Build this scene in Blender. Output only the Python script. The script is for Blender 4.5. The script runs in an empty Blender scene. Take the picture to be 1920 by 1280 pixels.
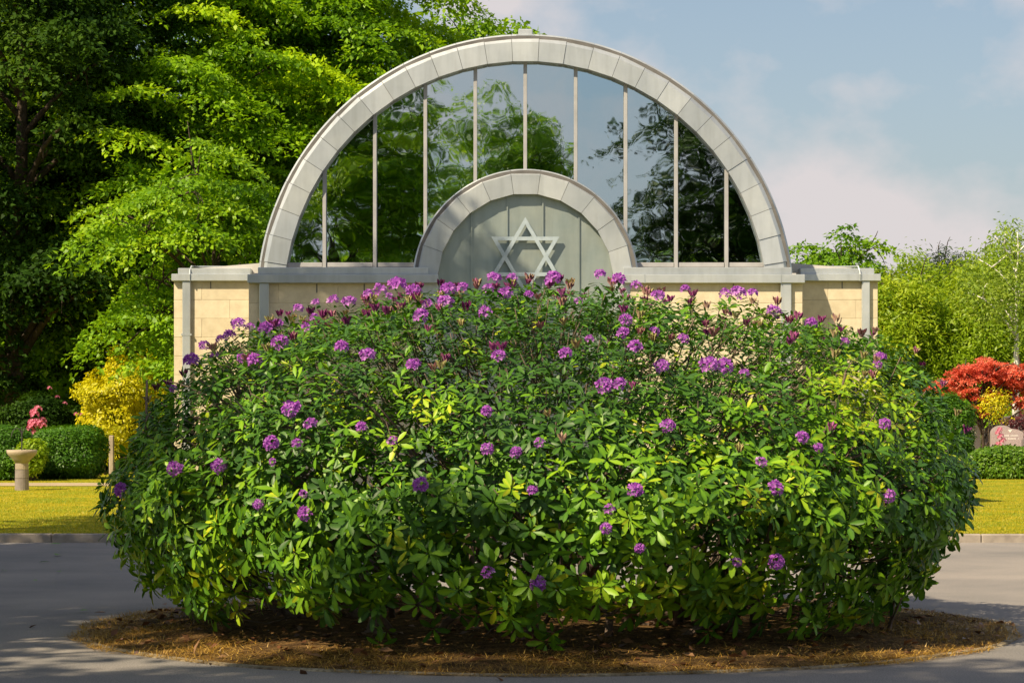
import bpy, math
import numpy as np
from mathutils import Vector, Matrix

R = math.radians
scene = bpy.context.scene
COL = scene.collection
rng = np.random.RandomState(11)

# ------------------------------------------------------------------ camera
F, EYE, HOR = 4700.0, 1.6, 778.0            # focal length in photo pixels, eye height, horizon row
cam = bpy.data.cameras.new('camera')
cam.sensor_width = 36.0
cam.lens = F / 1920.0 * 36.0
cam.shift_y = (HOR - 640.0) / 1920.0
cam.clip_start, cam.clip_end = 0.1, 3000.0
cam_ob = bpy.data.objects.new('camera', cam)
cam_ob.location = (0, 0, EYE)
cam_ob.rotation_euler = (R(90), 0, 0)
COL.objects.link(cam_ob)
scene.camera = cam_ob

# ------------------------------------------------------------------ sky and sun
SUN_EL, SUN_AZ = 45.0, 43.0                 # sun behind the camera and to the left
world = bpy.data.worlds.new('World')
scene.world = world
world.use_nodes = True
wt = world.node_tree
wt.nodes.clear()
def wn(t, **k):
    n = wt.nodes.new(t)
    for a, b in k.items(): setattr(n, a, b)
    return n
out = wn('ShaderNodeOutputWorld')
bg = wn('ShaderNodeBackground'); bg.inputs['Strength'].default_value = 0.073
sky = wn('ShaderNodeTexSky', sky_type='NISHITA', sun_disc=False)
sky.sun_elevation = R(SUN_EL); sky.sun_rotation = R(180 + SUN_AZ)
sky.air_density = 1.0; sky.dust_density = 0.8; sky.ozone_density = 1.5; sky.altitude = 50
tc = wn('ShaderNodeTexCoord')
mp = wn('ShaderNodeMapping'); mp.inputs['Location'].default_value = (2.20, 6.31, 0.78); mp.inputs['Scale'].default_value = (1, 1, 1.35)
nz = wn('ShaderNodeTexNoise'); nz.inputs['Scale'].default_value = 9.0; nz.inputs['Detail'].default_value = 7.0; nz.inputs['Roughness'].default_value = 0.52
rp = wn('ShaderNodeValToRGB')
rp.color_ramp.elements[0].position = 0.45; rp.color_ramp.elements[0].color = (0, 0, 0, 1)
rp.color_ramp.elements[1].position = 0.60; rp.color_ramp.elements[1].color = (0.9, 0.9, 0.9, 1)
mx = wn('ShaderNodeMixRGB'); mx.inputs[2].default_value = (6.7, 6.15, 6.15, 1)
veil = wn('ShaderNodeMixRGB'); veil.inputs[2].default_value = (3.7, 4.05, 4.1, 1)     # low haze, thinning upwards
sp = wn('ShaderNodeSeparateXYZ'); one = wn('ShaderNodeMath', operation='SUBTRACT', use_clamp=True); one.inputs[0].default_value = 1.0
pw_ = wn('ShaderNodeMath', operation='POWER'); pw_.inputs[1].default_value = 6.0
ml = wn('ShaderNodeMath', operation='MULTIPLY'); ml.inputs[1].default_value = 1.0
wt.links.new(tc.outputs['Generated'], sp.inputs[0]); wt.links.new(sp.outputs['Z'], one.inputs[1]); wt.links.new(one.outputs[0], pw_.inputs[0])
wt.links.new(pw_.outputs[0], ml.inputs[0]); wt.links.new(ml.outputs[0], veil.inputs[0])
wt.links.new(tc.outputs['Generated'], mp.inputs['Vector'])
wt.links.new(mp.outputs['Vector'], nz.inputs['Vector'])
wt.links.new(nz.outputs['Fac'], rp.inputs['Fac'])
wt.links.new(rp.outputs['Color'], mx.inputs['Fac'])
wt.links.new(sky.outputs['Color'], veil.inputs[1])
wt.links.new(veil.outputs['Color'], mx.inputs[1])
wt.links.new(mx.outputs['Color'], bg.inputs['Color'])
wt.links.new(bg.outputs['Background'], out.inputs['Surface'])

sun = bpy.data.lights.new('sun', 'SUN')
sun.energy = 5.0; sun.angle = R(0.53); sun.color = (1.0, 0.81, 0.55)
sun_ob = bpy.data.objects.new('sun', sun)
sd = Vector((math.sin(R(SUN_AZ)) * math.cos(R(SUN_EL)), math.cos(R(SUN_AZ)) * math.cos(R(SUN_EL)), -math.sin(R(SUN_EL))))
sun_ob.rotation_euler = sd.to_track_quat('-Z', 'Y').to_euler()
sun_ob.location = (-20, -20, 40)
COL.objects.link(sun_ob)

vs = scene.view_settings
scene.display_settings.display_device = 'sRGB'
vs.view_transform = 'Standard'; vs.look = 'None'; vs.exposure = 0.62; vs.gamma = 1.0; vs.use_curve_mapping = False
scene.render.engine = 'CYCLES'
cy = scene.cycles
cy.max_bounces = 6; cy.diffuse_bounces = 3; cy.glossy_bounces = 3; cy.transmission_bounces = 4; cy.transparent_max_bounces = 6
cy.caustics_reflective = False; cy.caustics_refractive = False
cy.sample_clamp_indirect = 4.0
cy.use_denoising = True

# ------------------------------------------------------------------ small helpers
def wx(px, Y): return (px - 960.0) * Y / F
def wz(py, Y): return EYE + (HOR - py) * Y / F

def unit(a):
    a = np.asarray(a, float)
    return a / np.maximum(np.linalg.norm(a, axis=-1, keepdims=True), 1e-9)

class Mat:
    def __init__(s, name):
        s.m = bpy.data.materials.new(name); s.m.use_nodes = True
        s.t = s.m.node_tree; s.b = s.t.nodes['Principled BSDF']; s.o = s.t.nodes['Material Output']
    def n(s, t, **k):
        x = s.t.nodes.new(t)
        for a, b in k.items(): setattr(x, a, b)
        return x
    def l(s, a, b): s.t.links.new(a, b)
    def noise(s, scale, detail=4, rough=0.6, vec=None):
        x = s.n('ShaderNodeTexNoise')
        x.inputs['Scale'].default_value = scale; x.inputs['Detail'].default_value = detail; x.inputs['Roughness'].default_value = rough
        if vec is None:
            g = s.n('ShaderNodeNewGeometry'); vec = g.outputs['Position']
        s.l(vec, x.inputs['Vector']); return x
    def ramp(s, src, stops):
        r = s.n('ShaderNodeValToRGB'); e = r.color_ramp.elements
        while len(e) < len(stops): e.new(0.5)
        for i, (p, c) in enumerate(stops):
            e[i].position = p; e[i].color = (*c, 1)
        s.l(src, r.inputs['Fac']); return r
    def bump(s, src, strength, dist):
        b = s.n('ShaderNodeBump'); b.inputs['Strength'].default_value = strength; b.inputs['Distance'].default_value = dist
        s.l(src, b.inputs['Height']); s.l(b.outputs['Normal'], s.b.inputs['Normal']); return b
    def mix(s, fac, a, b, mode='MIX'):
        m = s.n('ShaderNodeMixRGB', blend_type=mode)
        if isinstance(fac, (int, float)): m.inputs[0].default_value = fac
        else: s.l(fac, m.inputs[0])
        for i, v in ((1, a), (2, b)):
            if isinstance(v, tuple): m.inputs[i].default_value = (*v, 1)
            else: s.l(v, m.inputs[i])
        return m

def surf(name, c0, c1, scale=3, rough=0.7, bump=0.3, bscale=40, dist=0.01, metal=0.0, lo=0.35, hi=0.65, spec=0.5, speck=None):
    """two-tone noisy surface with fine relief"""
    m = Mat(name)
    r = m.ramp(m.noise(scale, 6).outputs['Fac'], [(lo, c0), (hi, c1)])
    col = r.outputs['Color']
    if speck:
        sr = m.ramp(m.noise(speck[0], 2).outputs['Fac'], [(0.42, (speck[1],) * 3), (0.6, (1.15, 1.15, 1.15))])
        col = m.mix(1.0, col, sr.outputs['Color'], 'MULTIPLY').outputs['Color']
    m.l(col, m.b.inputs['Base Color'])
    m.b.inputs['Roughness'].default_value = rough; m.b.inputs['Metallic'].default_value = metal
    m.b.inputs['Specular IOR Level'].default_value = spec
    if bump: m.bump(m.noise(bscale, 4).outputs['Fac'], bump, dist)
    return m.m

def foliage(name, stops, trans=0.35, rough=0.45, spec=0.35, tint=(1.25, 1.2, 0.5)):
    """leaf colour picked per leaf by the 'rnd' attribute; light also passes through"""
    m = Mat(name)
    a = m.n('ShaderNodeAttribute', attribute_name='rnd')
    r = m.ramp(a.outputs['Fac'], stops)
    m.l(r.outputs['Color'], m.b.inputs['Base Color'])
    m.b.inputs['Roughness'].default_value = rough; m.b.inputs['Specular IOR Level'].default_value = spec
    t = m.n('ShaderNodeBsdfTranslucent')
    tm = m.mix(1.0, r.outputs['Color'], tint, 'MULTIPLY')
    m.l(tm.outputs['Color'], t.inputs['Color'])
    ms = m.n('ShaderNodeMixShader'); ms.inputs[0].default_value = trans
    m.l(m.b.outputs['BSDF'], ms.inputs[1]); m.l(t.outputs['BSDF'], ms.inputs[2]); m.l(ms.outputs['Shader'], m.o.inputs['Surface'])
    return m.m

def tag(o, label=None, cat=None, group=None, kind=None):
    if label: o['label'] = label
    if cat: o['category'] = cat
    if group: o['group'] = group
    if kind: o['kind'] = kind
    return o

ROOT = {}
def empty(name, loc):
    o = bpy.data.objects.new(name, None); o.location = loc; o.empty_display_size = 0.3
    COL.objects.link(o); ROOT[o] = np.array(loc, float); return o

def link(name, me, parent=None, loc=None):
    o = bpy.data.objects.new(name, me); COL.objects.link(o)
    if parent is not None: o.parent = parent; ROOT[o] = ROOT[parent]
    if loc is not None: o.location = loc
    if parent is None: ROOT[o] = np.zeros(3)
    return o

def np_mesh(name, V, Fc, mat, rnd=None, smooth=False):
    """Fc: (n,k) array of equal faces"""
    me = bpy.data.meshes.new(name)
    V = np.asarray(V, np.float32); Fc = np.asarray(Fc, np.int32); n, k = Fc.shape
    me.vertices.add(len(V)); me.vertices.foreach_set('co', V.ravel())
    me.loops.add(n * k); me.loops.foreach_set('vertex_index', Fc.ravel())
    me.polygons.add(n); me.polygons.foreach_set('loop_start', np.arange(0, n * k, k, dtype=np.int32))
    me.polygons.foreach_set('loop_total', np.full(n, k, np.int32))
    if smooth: me.polygons.foreach_set('use_smooth', np.ones(n, bool))
    me.update(calc_edges=True)
    if rnd is not None:
        at = me.attributes.new('rnd', 'FLOAT', 'POINT'); at.data.foreach_set('value', np.asarray(rnd, np.float32))
    me.materials.append(mat); return me

class MB:
    """collects shapes in world coordinates into one mesh"""
    def __init__(s): s.v = []; s.f = []
    def add(s, vs, fs):
        b = len(s.v); s.v += [tuple(map(float, p)) for p in vs]; s.f += [tuple(b + i for i in f) for f in fs]; return s
    def box(s, x0, x1, y0, y1, z0, z1, c=0.0):
        if c <= 0:
            vs = [(x, y, z) for x in (x0, x1) for y in (y0, y1) for z in (z0, z1)]
            return s.add(vs, [(0, 1, 3, 2), (4, 6, 7, 5), (0, 4, 5, 1), (2, 3, 7, 6), (0, 2, 6, 4), (1, 5, 7, 3)])
        import bmesh
        bm = bmesh.new(); bmesh.ops.create_cube(bm, size=1.0)
        for v in bm.verts:
            v.co = Vector(((x0 + x1) / 2 + v.co.x * (x1 - x0), (y0 + y1) / 2 + v.co.y * (y1 - y0), (z0 + z1) / 2 + v.co.z * (z1 - z0)))
        bmesh.ops.bevel(bm, geom=bm.edges[:], offset=c, segments=1, affect='EDGES', profile=0.5)
        bm.verts.index_update()
        s.add([v.co for v in bm.verts], [[v.index for v in f.verts] for f in bm.faces]); bm.free(); return s
    def prism(s, poly, y0, y1):
        """poly of (x,z) counter-clockwise seen from -Y, extruded along Y"""
        n = len(poly)
        vs = [(x, y0, z) for x, z in poly] + [(x, y1, z) for x, z in poly]
        fs = [tuple(range(n)), tuple(range(2 * n - 1, n - 1, -1))] + [(i, i + n, (i + 1) % n + n, (i + 1) % n) for i in range(n)]
        return s.add(vs, fs)
    def tube(s, pts, rad, n=7, cap=True):
        pts = [np.asarray(p, float) for p in pts]; b = len(s.v); m = len(pts)
        for i, p in enumerate(pts):
            d = unit(pts[min(i + 1, m - 1)] - pts[max(i - 1, 0)])
            u = unit(np.cross(d, (0.31, 0.93, 0.17) if abs(d[1]) < 0.9 else (1, 0, 0))); w = np.cross(d, u)
            r = rad[i] if hasattr(rad, '__len__') else rad
            for k in range(n):
                a = 2 * math.pi * k / n
                s.v.append(tuple(p + r * (math.cos(a) * u + math.sin(a) * w)))
        for i in range(m - 1):
            for k in range(n):
                s.f.append((b + i * n + k, b + i * n + (k + 1) % n, b + (i + 1) * n + (k + 1) % n, b + (i + 1) * n + k))
        if cap: s.f.append(tuple(b + k for k in range(n))[::-1]); s.f.append(tuple(b + (m - 1) * n + k for k in range(n)))
        return s
    def lathe(s, prof, cx, cy, n=28):
        b = len(s.v); m = len(prof)
        for r, z in prof:
            for k in range(n):
                a = 2 * math.pi * k / n; s.v.append((cx + r * math.cos(a), cy + r * math.sin(a), z))
        for i in range(m - 1):
            for k in range(n):
                s.f.append((b + i * n + k, b + i * n + (k + 1) % n, b + (i + 1) * n + (k + 1) % n, b + (i + 1) * n + k))
        return s
    def mesh(s, name, mat, off=(0, 0, 0), smooth=False):
        me = bpy.data.meshes.new(name)
        me.from_pydata([(x - off[0], y - off[1], z - off[2]) for x, y, z in s.v], [], s.f)
        if smooth:
            for p in me.polygons: p.use_smooth = True
        me.materials.append(mat); me.update(); return me
    def build(s, name, mat, parent=None, smooth=False):
        off = ROOT[parent] if parent is not None else (0, 0, 0)
        return link(name, s.mesh(name, mat, off, smooth), parent)

def field(seed, scale, k=10):
    """smooth random scalar field built from sines, about -1..1"""
    r = np.random.RandomState(seed); W = r.normal(size=(k, 3)) * scale; ph = r.uniform(0, 6.28, k)
    return lambda P: np.sin(np.asarray(P) @ W.T + ph).sum(-1) / math.sqrt(k) / 1.1

# ------------------------------------------------------------------ materials
M = {}
def panel_metal(name, c0, c1, **k):
    """sheet metal whose tone differs slightly from panel to panel"""
    mt = surf(name, c0, c1, **k); t = mt.node_tree; b = t.nodes['Principled BSDF']
    src = b.inputs['Base Color'].links[0].from_socket
    oi = t.nodes.new('ShaderNodeObjectInfo'); r = t.nodes.new('ShaderNodeValToRGB')
    r.color_ramp.elements[0].color = (0.86, 0.87, 0.88, 1); r.color_ramp.elements[1].color = (1.08, 1.07, 1.05, 1)
    mx_ = t.nodes.new('ShaderNodeMixRGB'); mx_.blend_type = 'MULTIPLY'; mx_.inputs[0].default_value = 1.0
    t.links.new(oi.outputs['Random'], r.inputs['Fac']); t.links.new(src, mx_.inputs[1]); t.links.new(r.outputs['Color'], mx_.inputs[2])
    # faint rain streaks
    g_ = t.nodes.new('ShaderNodeNewGeometry'); mp2 = t.nodes.new('ShaderNodeMapping'); mp2.inputs['Scale'].default_value = (9.0, 9.0, 1.1)
    n2_ = t.nodes.new('ShaderNodeTexNoise'); n2_.inputs['Scale'].default_value = 1.0; n2_.inputs['Detail'].default_value = 5.0
    r2_ = t.nodes.new('ShaderNodeValToRGB'); r2_.color_ramp.elements[0].position = 0.34; r2_.color_ramp.elements[0].color = (0.90, 0.90, 0.89, 1)
    r2_.color_ramp.elements[1].position = 0.55; r2_.color_ramp.elements[1].color = (1, 1, 1, 1)
    m2_ = t.nodes.new('ShaderNodeMixRGB'); m2_.blend_type = 'MULTIPLY'; m2_.inputs[0].default_value = 1.0
    t.links.new(g_.outputs['Position'], mp2.inputs['Vector']); t.links.new(mp2.outputs[0], n2_.inputs['Vector']); t.links.new(n2_.outputs['Fac'], r2_.inputs['Fac'])
    t.links.new(mx_.outputs['Color'], m2_.inputs[1]); t.links.new(r2_.outputs['Color'], m2_.inputs[2])
    t.links.new(m2_.outputs['Color'], b.inputs['Base Color']); return mt
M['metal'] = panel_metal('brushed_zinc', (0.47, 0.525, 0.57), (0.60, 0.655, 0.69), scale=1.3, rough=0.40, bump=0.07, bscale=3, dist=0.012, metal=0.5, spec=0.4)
M['metal_dark'] = surf('dark_zinc_backing', (0.10, 0.10, 0.10), (0.16, 0.16, 0.16), rough=0.6, bump=0)  # evenly dark metal for panel backing and joints
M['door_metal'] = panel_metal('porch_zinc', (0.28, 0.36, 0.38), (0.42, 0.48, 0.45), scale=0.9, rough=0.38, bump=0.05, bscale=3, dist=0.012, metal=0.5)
M['steel'] = surf('star_steel', (0.36, 0.455, 0.53), (0.46, 0.56, 0.63), scale=9, rough=0.4, bump=0.05, metal=0.2)
M['mullion'] = surf('mullion_paint', (0.32, 0.33, 0.345), (0.40, 0.41, 0.425), scale=4, rough=0.5, bump=0.03)
M['mortar'] = surf('mortar', (0.52, 0.46, 0.34), (0.58, 0.52, 0.39), scale=5, rough=0.9)
M['roof'] = surf('roof_membrane', (0.45, 0.45, 0.43), (0.55, 0.54, 0.52), scale=2, rough=0.8)

def block_mat():
    m = Mat('cream_block')
    oi = m.n('ShaderNodeObjectInfo')
    base = m.ramp(oi.outputs['Random'], [(0.0, (0.60, 0.535, 0.39)), (0.5, (0.635, 0.57, 0.42)), (1.0, (0.67, 0.605, 0.455))])
    nn = m.ramp(m.noise(7, 6).outputs['Fac'], [(0.3, (0.86, 0.85, 0.83)), (0.65, (1.05, 1.05, 1.05))])
    m.l(m.mix(1.0, base.outputs['Color'], nn.outputs['Color'], 'MULTIPLY').outputs['Color'], m.b.inputs['Base Color'])
    m.b.inputs['Roughness'].default_value = 0.92
    m.bump(m.noise(70, 5).outputs['Fac'], 0.5, 0.006); return m.m
M['block'] = block_mat()

def glass_mat():
    m = Mat('reflective_glass')
    g = m.n('ShaderNodeBsdfGlossy'); g.inputs['Color'].default_value = (0.62, 0.72, 0.76, 1); g.inputs['Roughness'].default_value = 0.012
    oi = m.n('ShaderNodeObjectInfo'); geo = m.n('ShaderNodeNewGeometry')
    mpn = m.n('ShaderNodeMapping'); mpn.inputs['Scale'].default_value = (1.2, 1.0, 1.0)
    ad = m.n('ShaderNodeVectorMath', operation='ADD')
    sc = m.n('ShaderNodeVectorMath', operation='SCALE'); sc.inputs[3].default_value = 37.0
    cmb = m.n('ShaderNodeCombineXYZ')
    for i in range(3): m.l(oi.outputs['Random'], cmb.inputs[i])
    m.l(cmb.outputs[0], sc.inputs[0]); m.l(geo.outputs['Position'], mpn.inputs['Vector'])
    m.l(mpn.outputs[0], ad.inputs[0]); m.l(sc.outputs[0], ad.inputs[1])
    n1 = m.noise(0.85, 2.5, 0.45, ad.outputs[0])
    b = m.n('ShaderNodeBump'); b.inputs['Strength'].default_value = 0.55; b.inputs['Distance'].default_value = 0.0062
    m.l(n1.outputs['Fac'], b.inputs['Height']); m.l(b.outputs['Normal'], g.inputs['Normal'])
    tr = m.n('ShaderNodeBsdfTransparent'); tr.inputs['Color'].default_value = (0.25, 0.28, 0.28, 1)
    ms = m.n('ShaderNodeMixShader'); ms.inputs[0].default_value = 0.80
    m.l(tr.outputs[0], ms.inputs[1]); m.l(g.outputs[0], ms.inputs[2]); m.l(ms.outputs[0], m.o.inputs['Surface'])
    return m.m
M['glass'] = glass_mat()
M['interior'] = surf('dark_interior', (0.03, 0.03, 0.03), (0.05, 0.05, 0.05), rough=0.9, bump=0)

M['asphalt'] = surf('asphalt', (0.205, 0.20, 0.195), (0.325, 0.30, 0.275), scale=0.45, rough=0.9, bump=0.6, bscale=90, dist=0.01, speck=(95, 0.72), spec=0.3)
M['kerb'] = surf('kerb_concrete', (0.24, 0.21, 0.18), (0.36, 0.32, 0.27), scale=6, rough=0.9, bump=0.4, bscale=60)
M['edging'] = surf('worn_edging', (0.10, 0.075, 0.045), (0.36, 0.31, 0.21), scale=3.5, rough=0.95, bump=0.6, bscale=60, speck=(40, 0.7))
M['lawn'] = surf('lawn_turf', (0.19, 0.28, 0.015), (0.47, 0.38, 0.02), scale=0.8, rough=0.95, bump=0.8, bscale=55, dist=0.03, speck=(40, 0.7), spec=0.1)
M['ground'] = surf('rough_ground', (0.10, 0.13, 0.02), (0.18, 0.18, 0.03), scale=0.3, rough=0.95, bump=0.6, bscale=20, dist=0.05, spec=0.1)
M['mulch'] = surf('bark_mulch', (0.075, 0.045, 0.022), (0.24, 0.145, 0.055), scale=9, rough=0.95, bump=1.0, bscale=45, dist=0.03, speck=(60, 0.5), spec=0.1)
M['path'] = surf('gravel_path', (0.36, 0.28, 0.17), (0.48, 0.38, 0.24), scale=2, rough=0.95, bump=0.5, bscale=60, dist=0.01, speck=(60, 0.8))
M['stone'] = surf('sandstone', (0.30, 0.25, 0.19), (0.42, 0.35, 0.26), scale=4, rough=0.9, bump=0.5, bscale=50)
M['stone_band'] = surf('grey_sandstone', (0.19, 0.165, 0.15), (0.27, 0.235, 0.21), scale=4, rough=0.9, bump=0.5, bscale=50)
M['granite_pink'] = surf('pink_granite', (0.36, 0.30, 0.30), (0.46, 0.38, 0.38), scale=30, rough=0.35, bump=0.05, speck=(120, 0.8))
M['granite_grey'] = surf('grey_granite', (0.15, 0.13, 0.14), (0.22, 0.19, 0.20), scale=30, rough=0.25, bump=0.02, speck=(120, 0.8))
M['granite_white'] = surf('pale_granite', (0.5, 0.48, 0.46), (0.62, 0.60, 0.58), scale=30, rough=0.4, bump=0.02)
M['inscription'] = surf('pale_lettering', (0.7, 0.68, 0.66), (0.75, 0.73, 0.70), rough=0.7, bump=0)
M['iron'] = surf('wrought_iron', (0.05, 0.05, 0.05), (0.09, 0.085, 0.08), rough=0.5, bump=0.2, metal=0.6)
M['bark'] = surf('bark', (0.045, 0.032, 0.022), (0.10, 0.075, 0.052), scale=6, rough=0.95, bump=1.0, bscale=22, dist=0.05)
M['bark_shrub'] = surf('rhododendron_bark', (0.10, 0.072, 0.055), (0.20, 0.15, 0.115), scale=14, rough=0.9, bump=0.8, bscale=60, dist=0.01)
M['birch'] = surf('birch_bark', (0.30, 0.29, 0.27), (0.72, 0.70, 0.66), scale=5, rough=0.8, bump=0.5, bscale=20, lo=0.38, hi=0.48)

G = lambda a, b, c: [(0.0, a), (0.5, b), (1.0, c)]
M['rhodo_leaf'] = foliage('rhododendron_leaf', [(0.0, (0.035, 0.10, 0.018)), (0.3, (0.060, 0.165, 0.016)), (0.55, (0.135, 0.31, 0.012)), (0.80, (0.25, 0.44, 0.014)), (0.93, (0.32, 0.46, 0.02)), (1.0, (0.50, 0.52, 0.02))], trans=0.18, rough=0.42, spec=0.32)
M['maple_leaf'] = foliage('maple_leaf', G((0.09, 0.21, 0.006), (0.22, 0.42, 0.008), (0.42, 0.61, 0.010)), trans=0.40)
M['chestnut_leaf'] = foliage('chestnut_leaf', G((0.09, 0.22, 0.008), (0.19, 0.37, 0.010), (0.36, 0.54, 0.015)), trans=0.36)
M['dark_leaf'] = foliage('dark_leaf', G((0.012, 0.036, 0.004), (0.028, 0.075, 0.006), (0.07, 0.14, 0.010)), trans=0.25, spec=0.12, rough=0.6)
M['needle'] = foliage('needle_leaf', G((0.02, 0.05, 0.015), (0.04, 0.085, 0.02), (0.07, 0.13, 0.03)), trans=0.15)
M['willow_leaf'] = foliage('willow_leaf', G((0.14, 0.26, 0.012), (0.27, 0.41, 0.014), (0.44, 0.54, 0.03)), trans=0.42)
M['birch_leaf'] = foliage('birch_leaf', G((0.15, 0.26, 0.03), (0.25, 0.37, 0.04), (0.36, 0.46, 0.07)), trans=0.4)
M['gold_leaf'] = foliage('gold_leaf', G((0.38, 0.41, 0.010), (0.62, 0.58, 0.012), (0.76, 0.68, 0.02)), trans=0.35)
M['red_leaf'] = foliage('red_maple_leaf', G((0.58, 0.09, 0.05), (0.80, 0.19, 0.12), (0.86, 0.33, 0.20)), trans=0.4, tint=(1.1, 0.9, 0.7))
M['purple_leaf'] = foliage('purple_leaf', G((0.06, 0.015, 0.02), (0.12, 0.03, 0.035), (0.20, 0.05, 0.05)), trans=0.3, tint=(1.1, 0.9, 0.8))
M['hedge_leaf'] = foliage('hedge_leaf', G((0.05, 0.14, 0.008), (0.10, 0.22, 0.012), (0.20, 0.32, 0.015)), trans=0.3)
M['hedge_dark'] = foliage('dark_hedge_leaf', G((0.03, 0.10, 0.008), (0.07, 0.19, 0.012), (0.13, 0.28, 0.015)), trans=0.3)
M['lime_leaf'] = foliage('lime_leaf', G((0.16, 0.30, 0.01), (0.28, 0.42, 0.012), (0.40, 0.50, 0.02)), trans=0.4)
M['blade'] = foliage('grass_blade', G((0.18, 0.28, 0.012), (0.38, 0.36, 0.015), (0.56, 0.45, 0.03)), trans=0.3)
M['dry_blade'] = foliage('dry_grass', G((0.20, 0.11, 0.022), (0.45, 0.27, 0.045), (0.62, 0.42, 0.10)), trans=0.2, tint=(1.1, 1.0, 0.7))
M['dead_leaf'] = foliage('dead_leaf', G((0.09, 0.04, 0.02), (0.20, 0.09, 0.04), (0.32, 0.19, 0.10)), trans=0.15, tint=(1.1, 0.9, 0.7))
M['petal'] = foliage('purple_petal', G((0.32, 0.06, 0.42), (0.50, 0.15, 0.64), (0.74, 0.42, 0.84)), trans=0.35, rough=0.6, tint=(1.1, 0.8, 1.1))
M['bud'] = foliage('purple_bud', [(0.0, (0.20, 0.03, 0.16)), (0.35, (0.38, 0.09, 0.28)), (0.6, (0.44, 0.24, 0.24)), (1.0, (0.42, 0.44, 0.15))], trans=0.2, rough=0.6, tint=(1.1, 0.8, 1.0))
M['pink_petal'] = foliage('pink_petal', G((0.62, 0.12, 0.24), (0.74, 0.22, 0.36), (0.82, 0.38, 0.48)), trans=0.3, rough=0.6, tint=(1.1, 0.8, 0.9))

# ------------------------------------------------------------------ the ground
KERB_Y = 31.6
BED = np.array((0.24, 18.85)); BED_R = 3.45

def sheet(name, x0, x1, y0, y1, z, mat, nx=1, ny=1):
    X, Y = np.meshgrid(np.linspace(x0, x1, nx + 1), np.linspace(y0, y1, ny + 1))
    V = np.stack([X.ravel(), Y.ravel(), np.full(X.size, z)], 1)
    i = np.arange(ny)[:, None] * (nx + 1) + np.arange(nx)[None]
    i = i.ravel(); Fc = np.stack([i, i + 1, i + nx + 2, i + nx + 1], 1)
    return tag(link(name, np_mesh(name, V, Fc, mat)), kind='structure')

sheet('ground', -900, 900, -500, 1500, -0.03, M['ground'])
sheet('road', -70, 70, -45, KERB_Y + 0.05, 0.0, M['asphalt'])
lawn = sheet('lawn', -70, 70, KERB_Y + 0.10, 66, 0.095, M['lawn'])
sheet('path', -30, -7.2, 53.2, 55.6, 0.103, M['path'])
sheet('path', 9.5, 40, 63.6, 64.9, 0.103, M['path'])
sheet('path', -1.35, 1.75, KERB_Y + 0.12, 38.2, 0.103, M['path'])
sheet('path', -8.6, -7.3, 55.7, 75, 0.107, M['path'])

kerb = tag(link('kerb', MB().box(-40, 40, KERB_Y + 0.02, KERB_Y + 0.09, -0.02, 0.085).mesh('kerb', M['kerb'])), kind='structure')
stone_me = MB().box(-0.447, 0.447, -0.07, 0.055, -0.02, 0.108, 0.014).mesh('kerb_stone', M['kerb'])
for i in range(-11, 12):
    link('kerb_stone', stone_me, kerb, (i * 0.9 + 0.06, KERB_Y + 0.012 * math.sin(i * 2.3), 0.003 * math.sin(i * 5.1)))

# the round bed: low mound, mulch, pale edging
nr, na = 46, 160
rr = np.linspace(0, 1, nr + 1) * BED_R; aa = np.linspace(0, 2 * math.pi, na, endpoint=False)
RR, AA = np.meshgrid(rr, aa, indexing='ij')
wob = 1 + 0.010 * np.sin(3 * AA + 1) + 0.006 * np.sin(11 * AA) + 0.004 * np.sin(29 * AA + 2)
PX = BED[0] + RR * wob * np.cos(AA); PY = BED[1] + RR * wob * np.sin(AA)
fz = field(3, 3.5)
PZ = 0.012 + 0.13 * (1 - (RR / BED_R) ** 2) + 0.014 * fz(np.stack([PX, PY, 0 * PX], -1)) * np.clip((BED_R - RR) * 3, 0, 1)
i, j = np.meshgrid(np.arange(nr), np.arange(na), indexing='ij'); i = i.ravel(); j = j.ravel(); j2 = (j + 1) % na
bedF = np.stack([i * na + j, (i + 1) * na + j, (i + 1) * na + j2, i * na + j2], 1)
tag(link('planting_bed', np_mesh('planting_bed', np.stack([PX.ravel(), PY.ravel(), PZ.ravel()], 1), bedF, M['mulch'], smooth=True)), kind='structure')
mb = MB(); n = 200
for k in range(n):
    a = 2 * math.pi * k / n; w = 1 + 0.010 * math.sin(3 * a + 1) + 0.006 * math.sin(11 * a)
    for r_, z_ in ((BED_R * w - 0.03, 0.0), (BED_R * w - 0.02, 0.016), (BED_R * w + 0.03 + 0.010 * math.sin(17 * a) + 0.008 * math.sin(41 * a), 0.011), (BED_R * w + 0.04 + 0.01 * math.sin(23 * a), -0.005)):
        mb.v.append((BED[0] + r_ * math.cos(a), BED[1] + r_ * math.sin(a), z_))
for k in range(n):
    k2 = (k + 1) % n
    for q in range(3): mb.f.append((4 * k + q, 4 * k + q + 1, 4 * k2 + q + 1, 4 * k2 + q))
tag(mb.build('bed_edging', M['edging']), kind='structure')

def bed_z(x, y):
    r2 = ((x - BED[0]) ** 2 + (y - BED[1]) ** 2) / BED_R ** 2
    return 0.012 + 0.13 * (1 - np.minimum(r2, 1))

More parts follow.
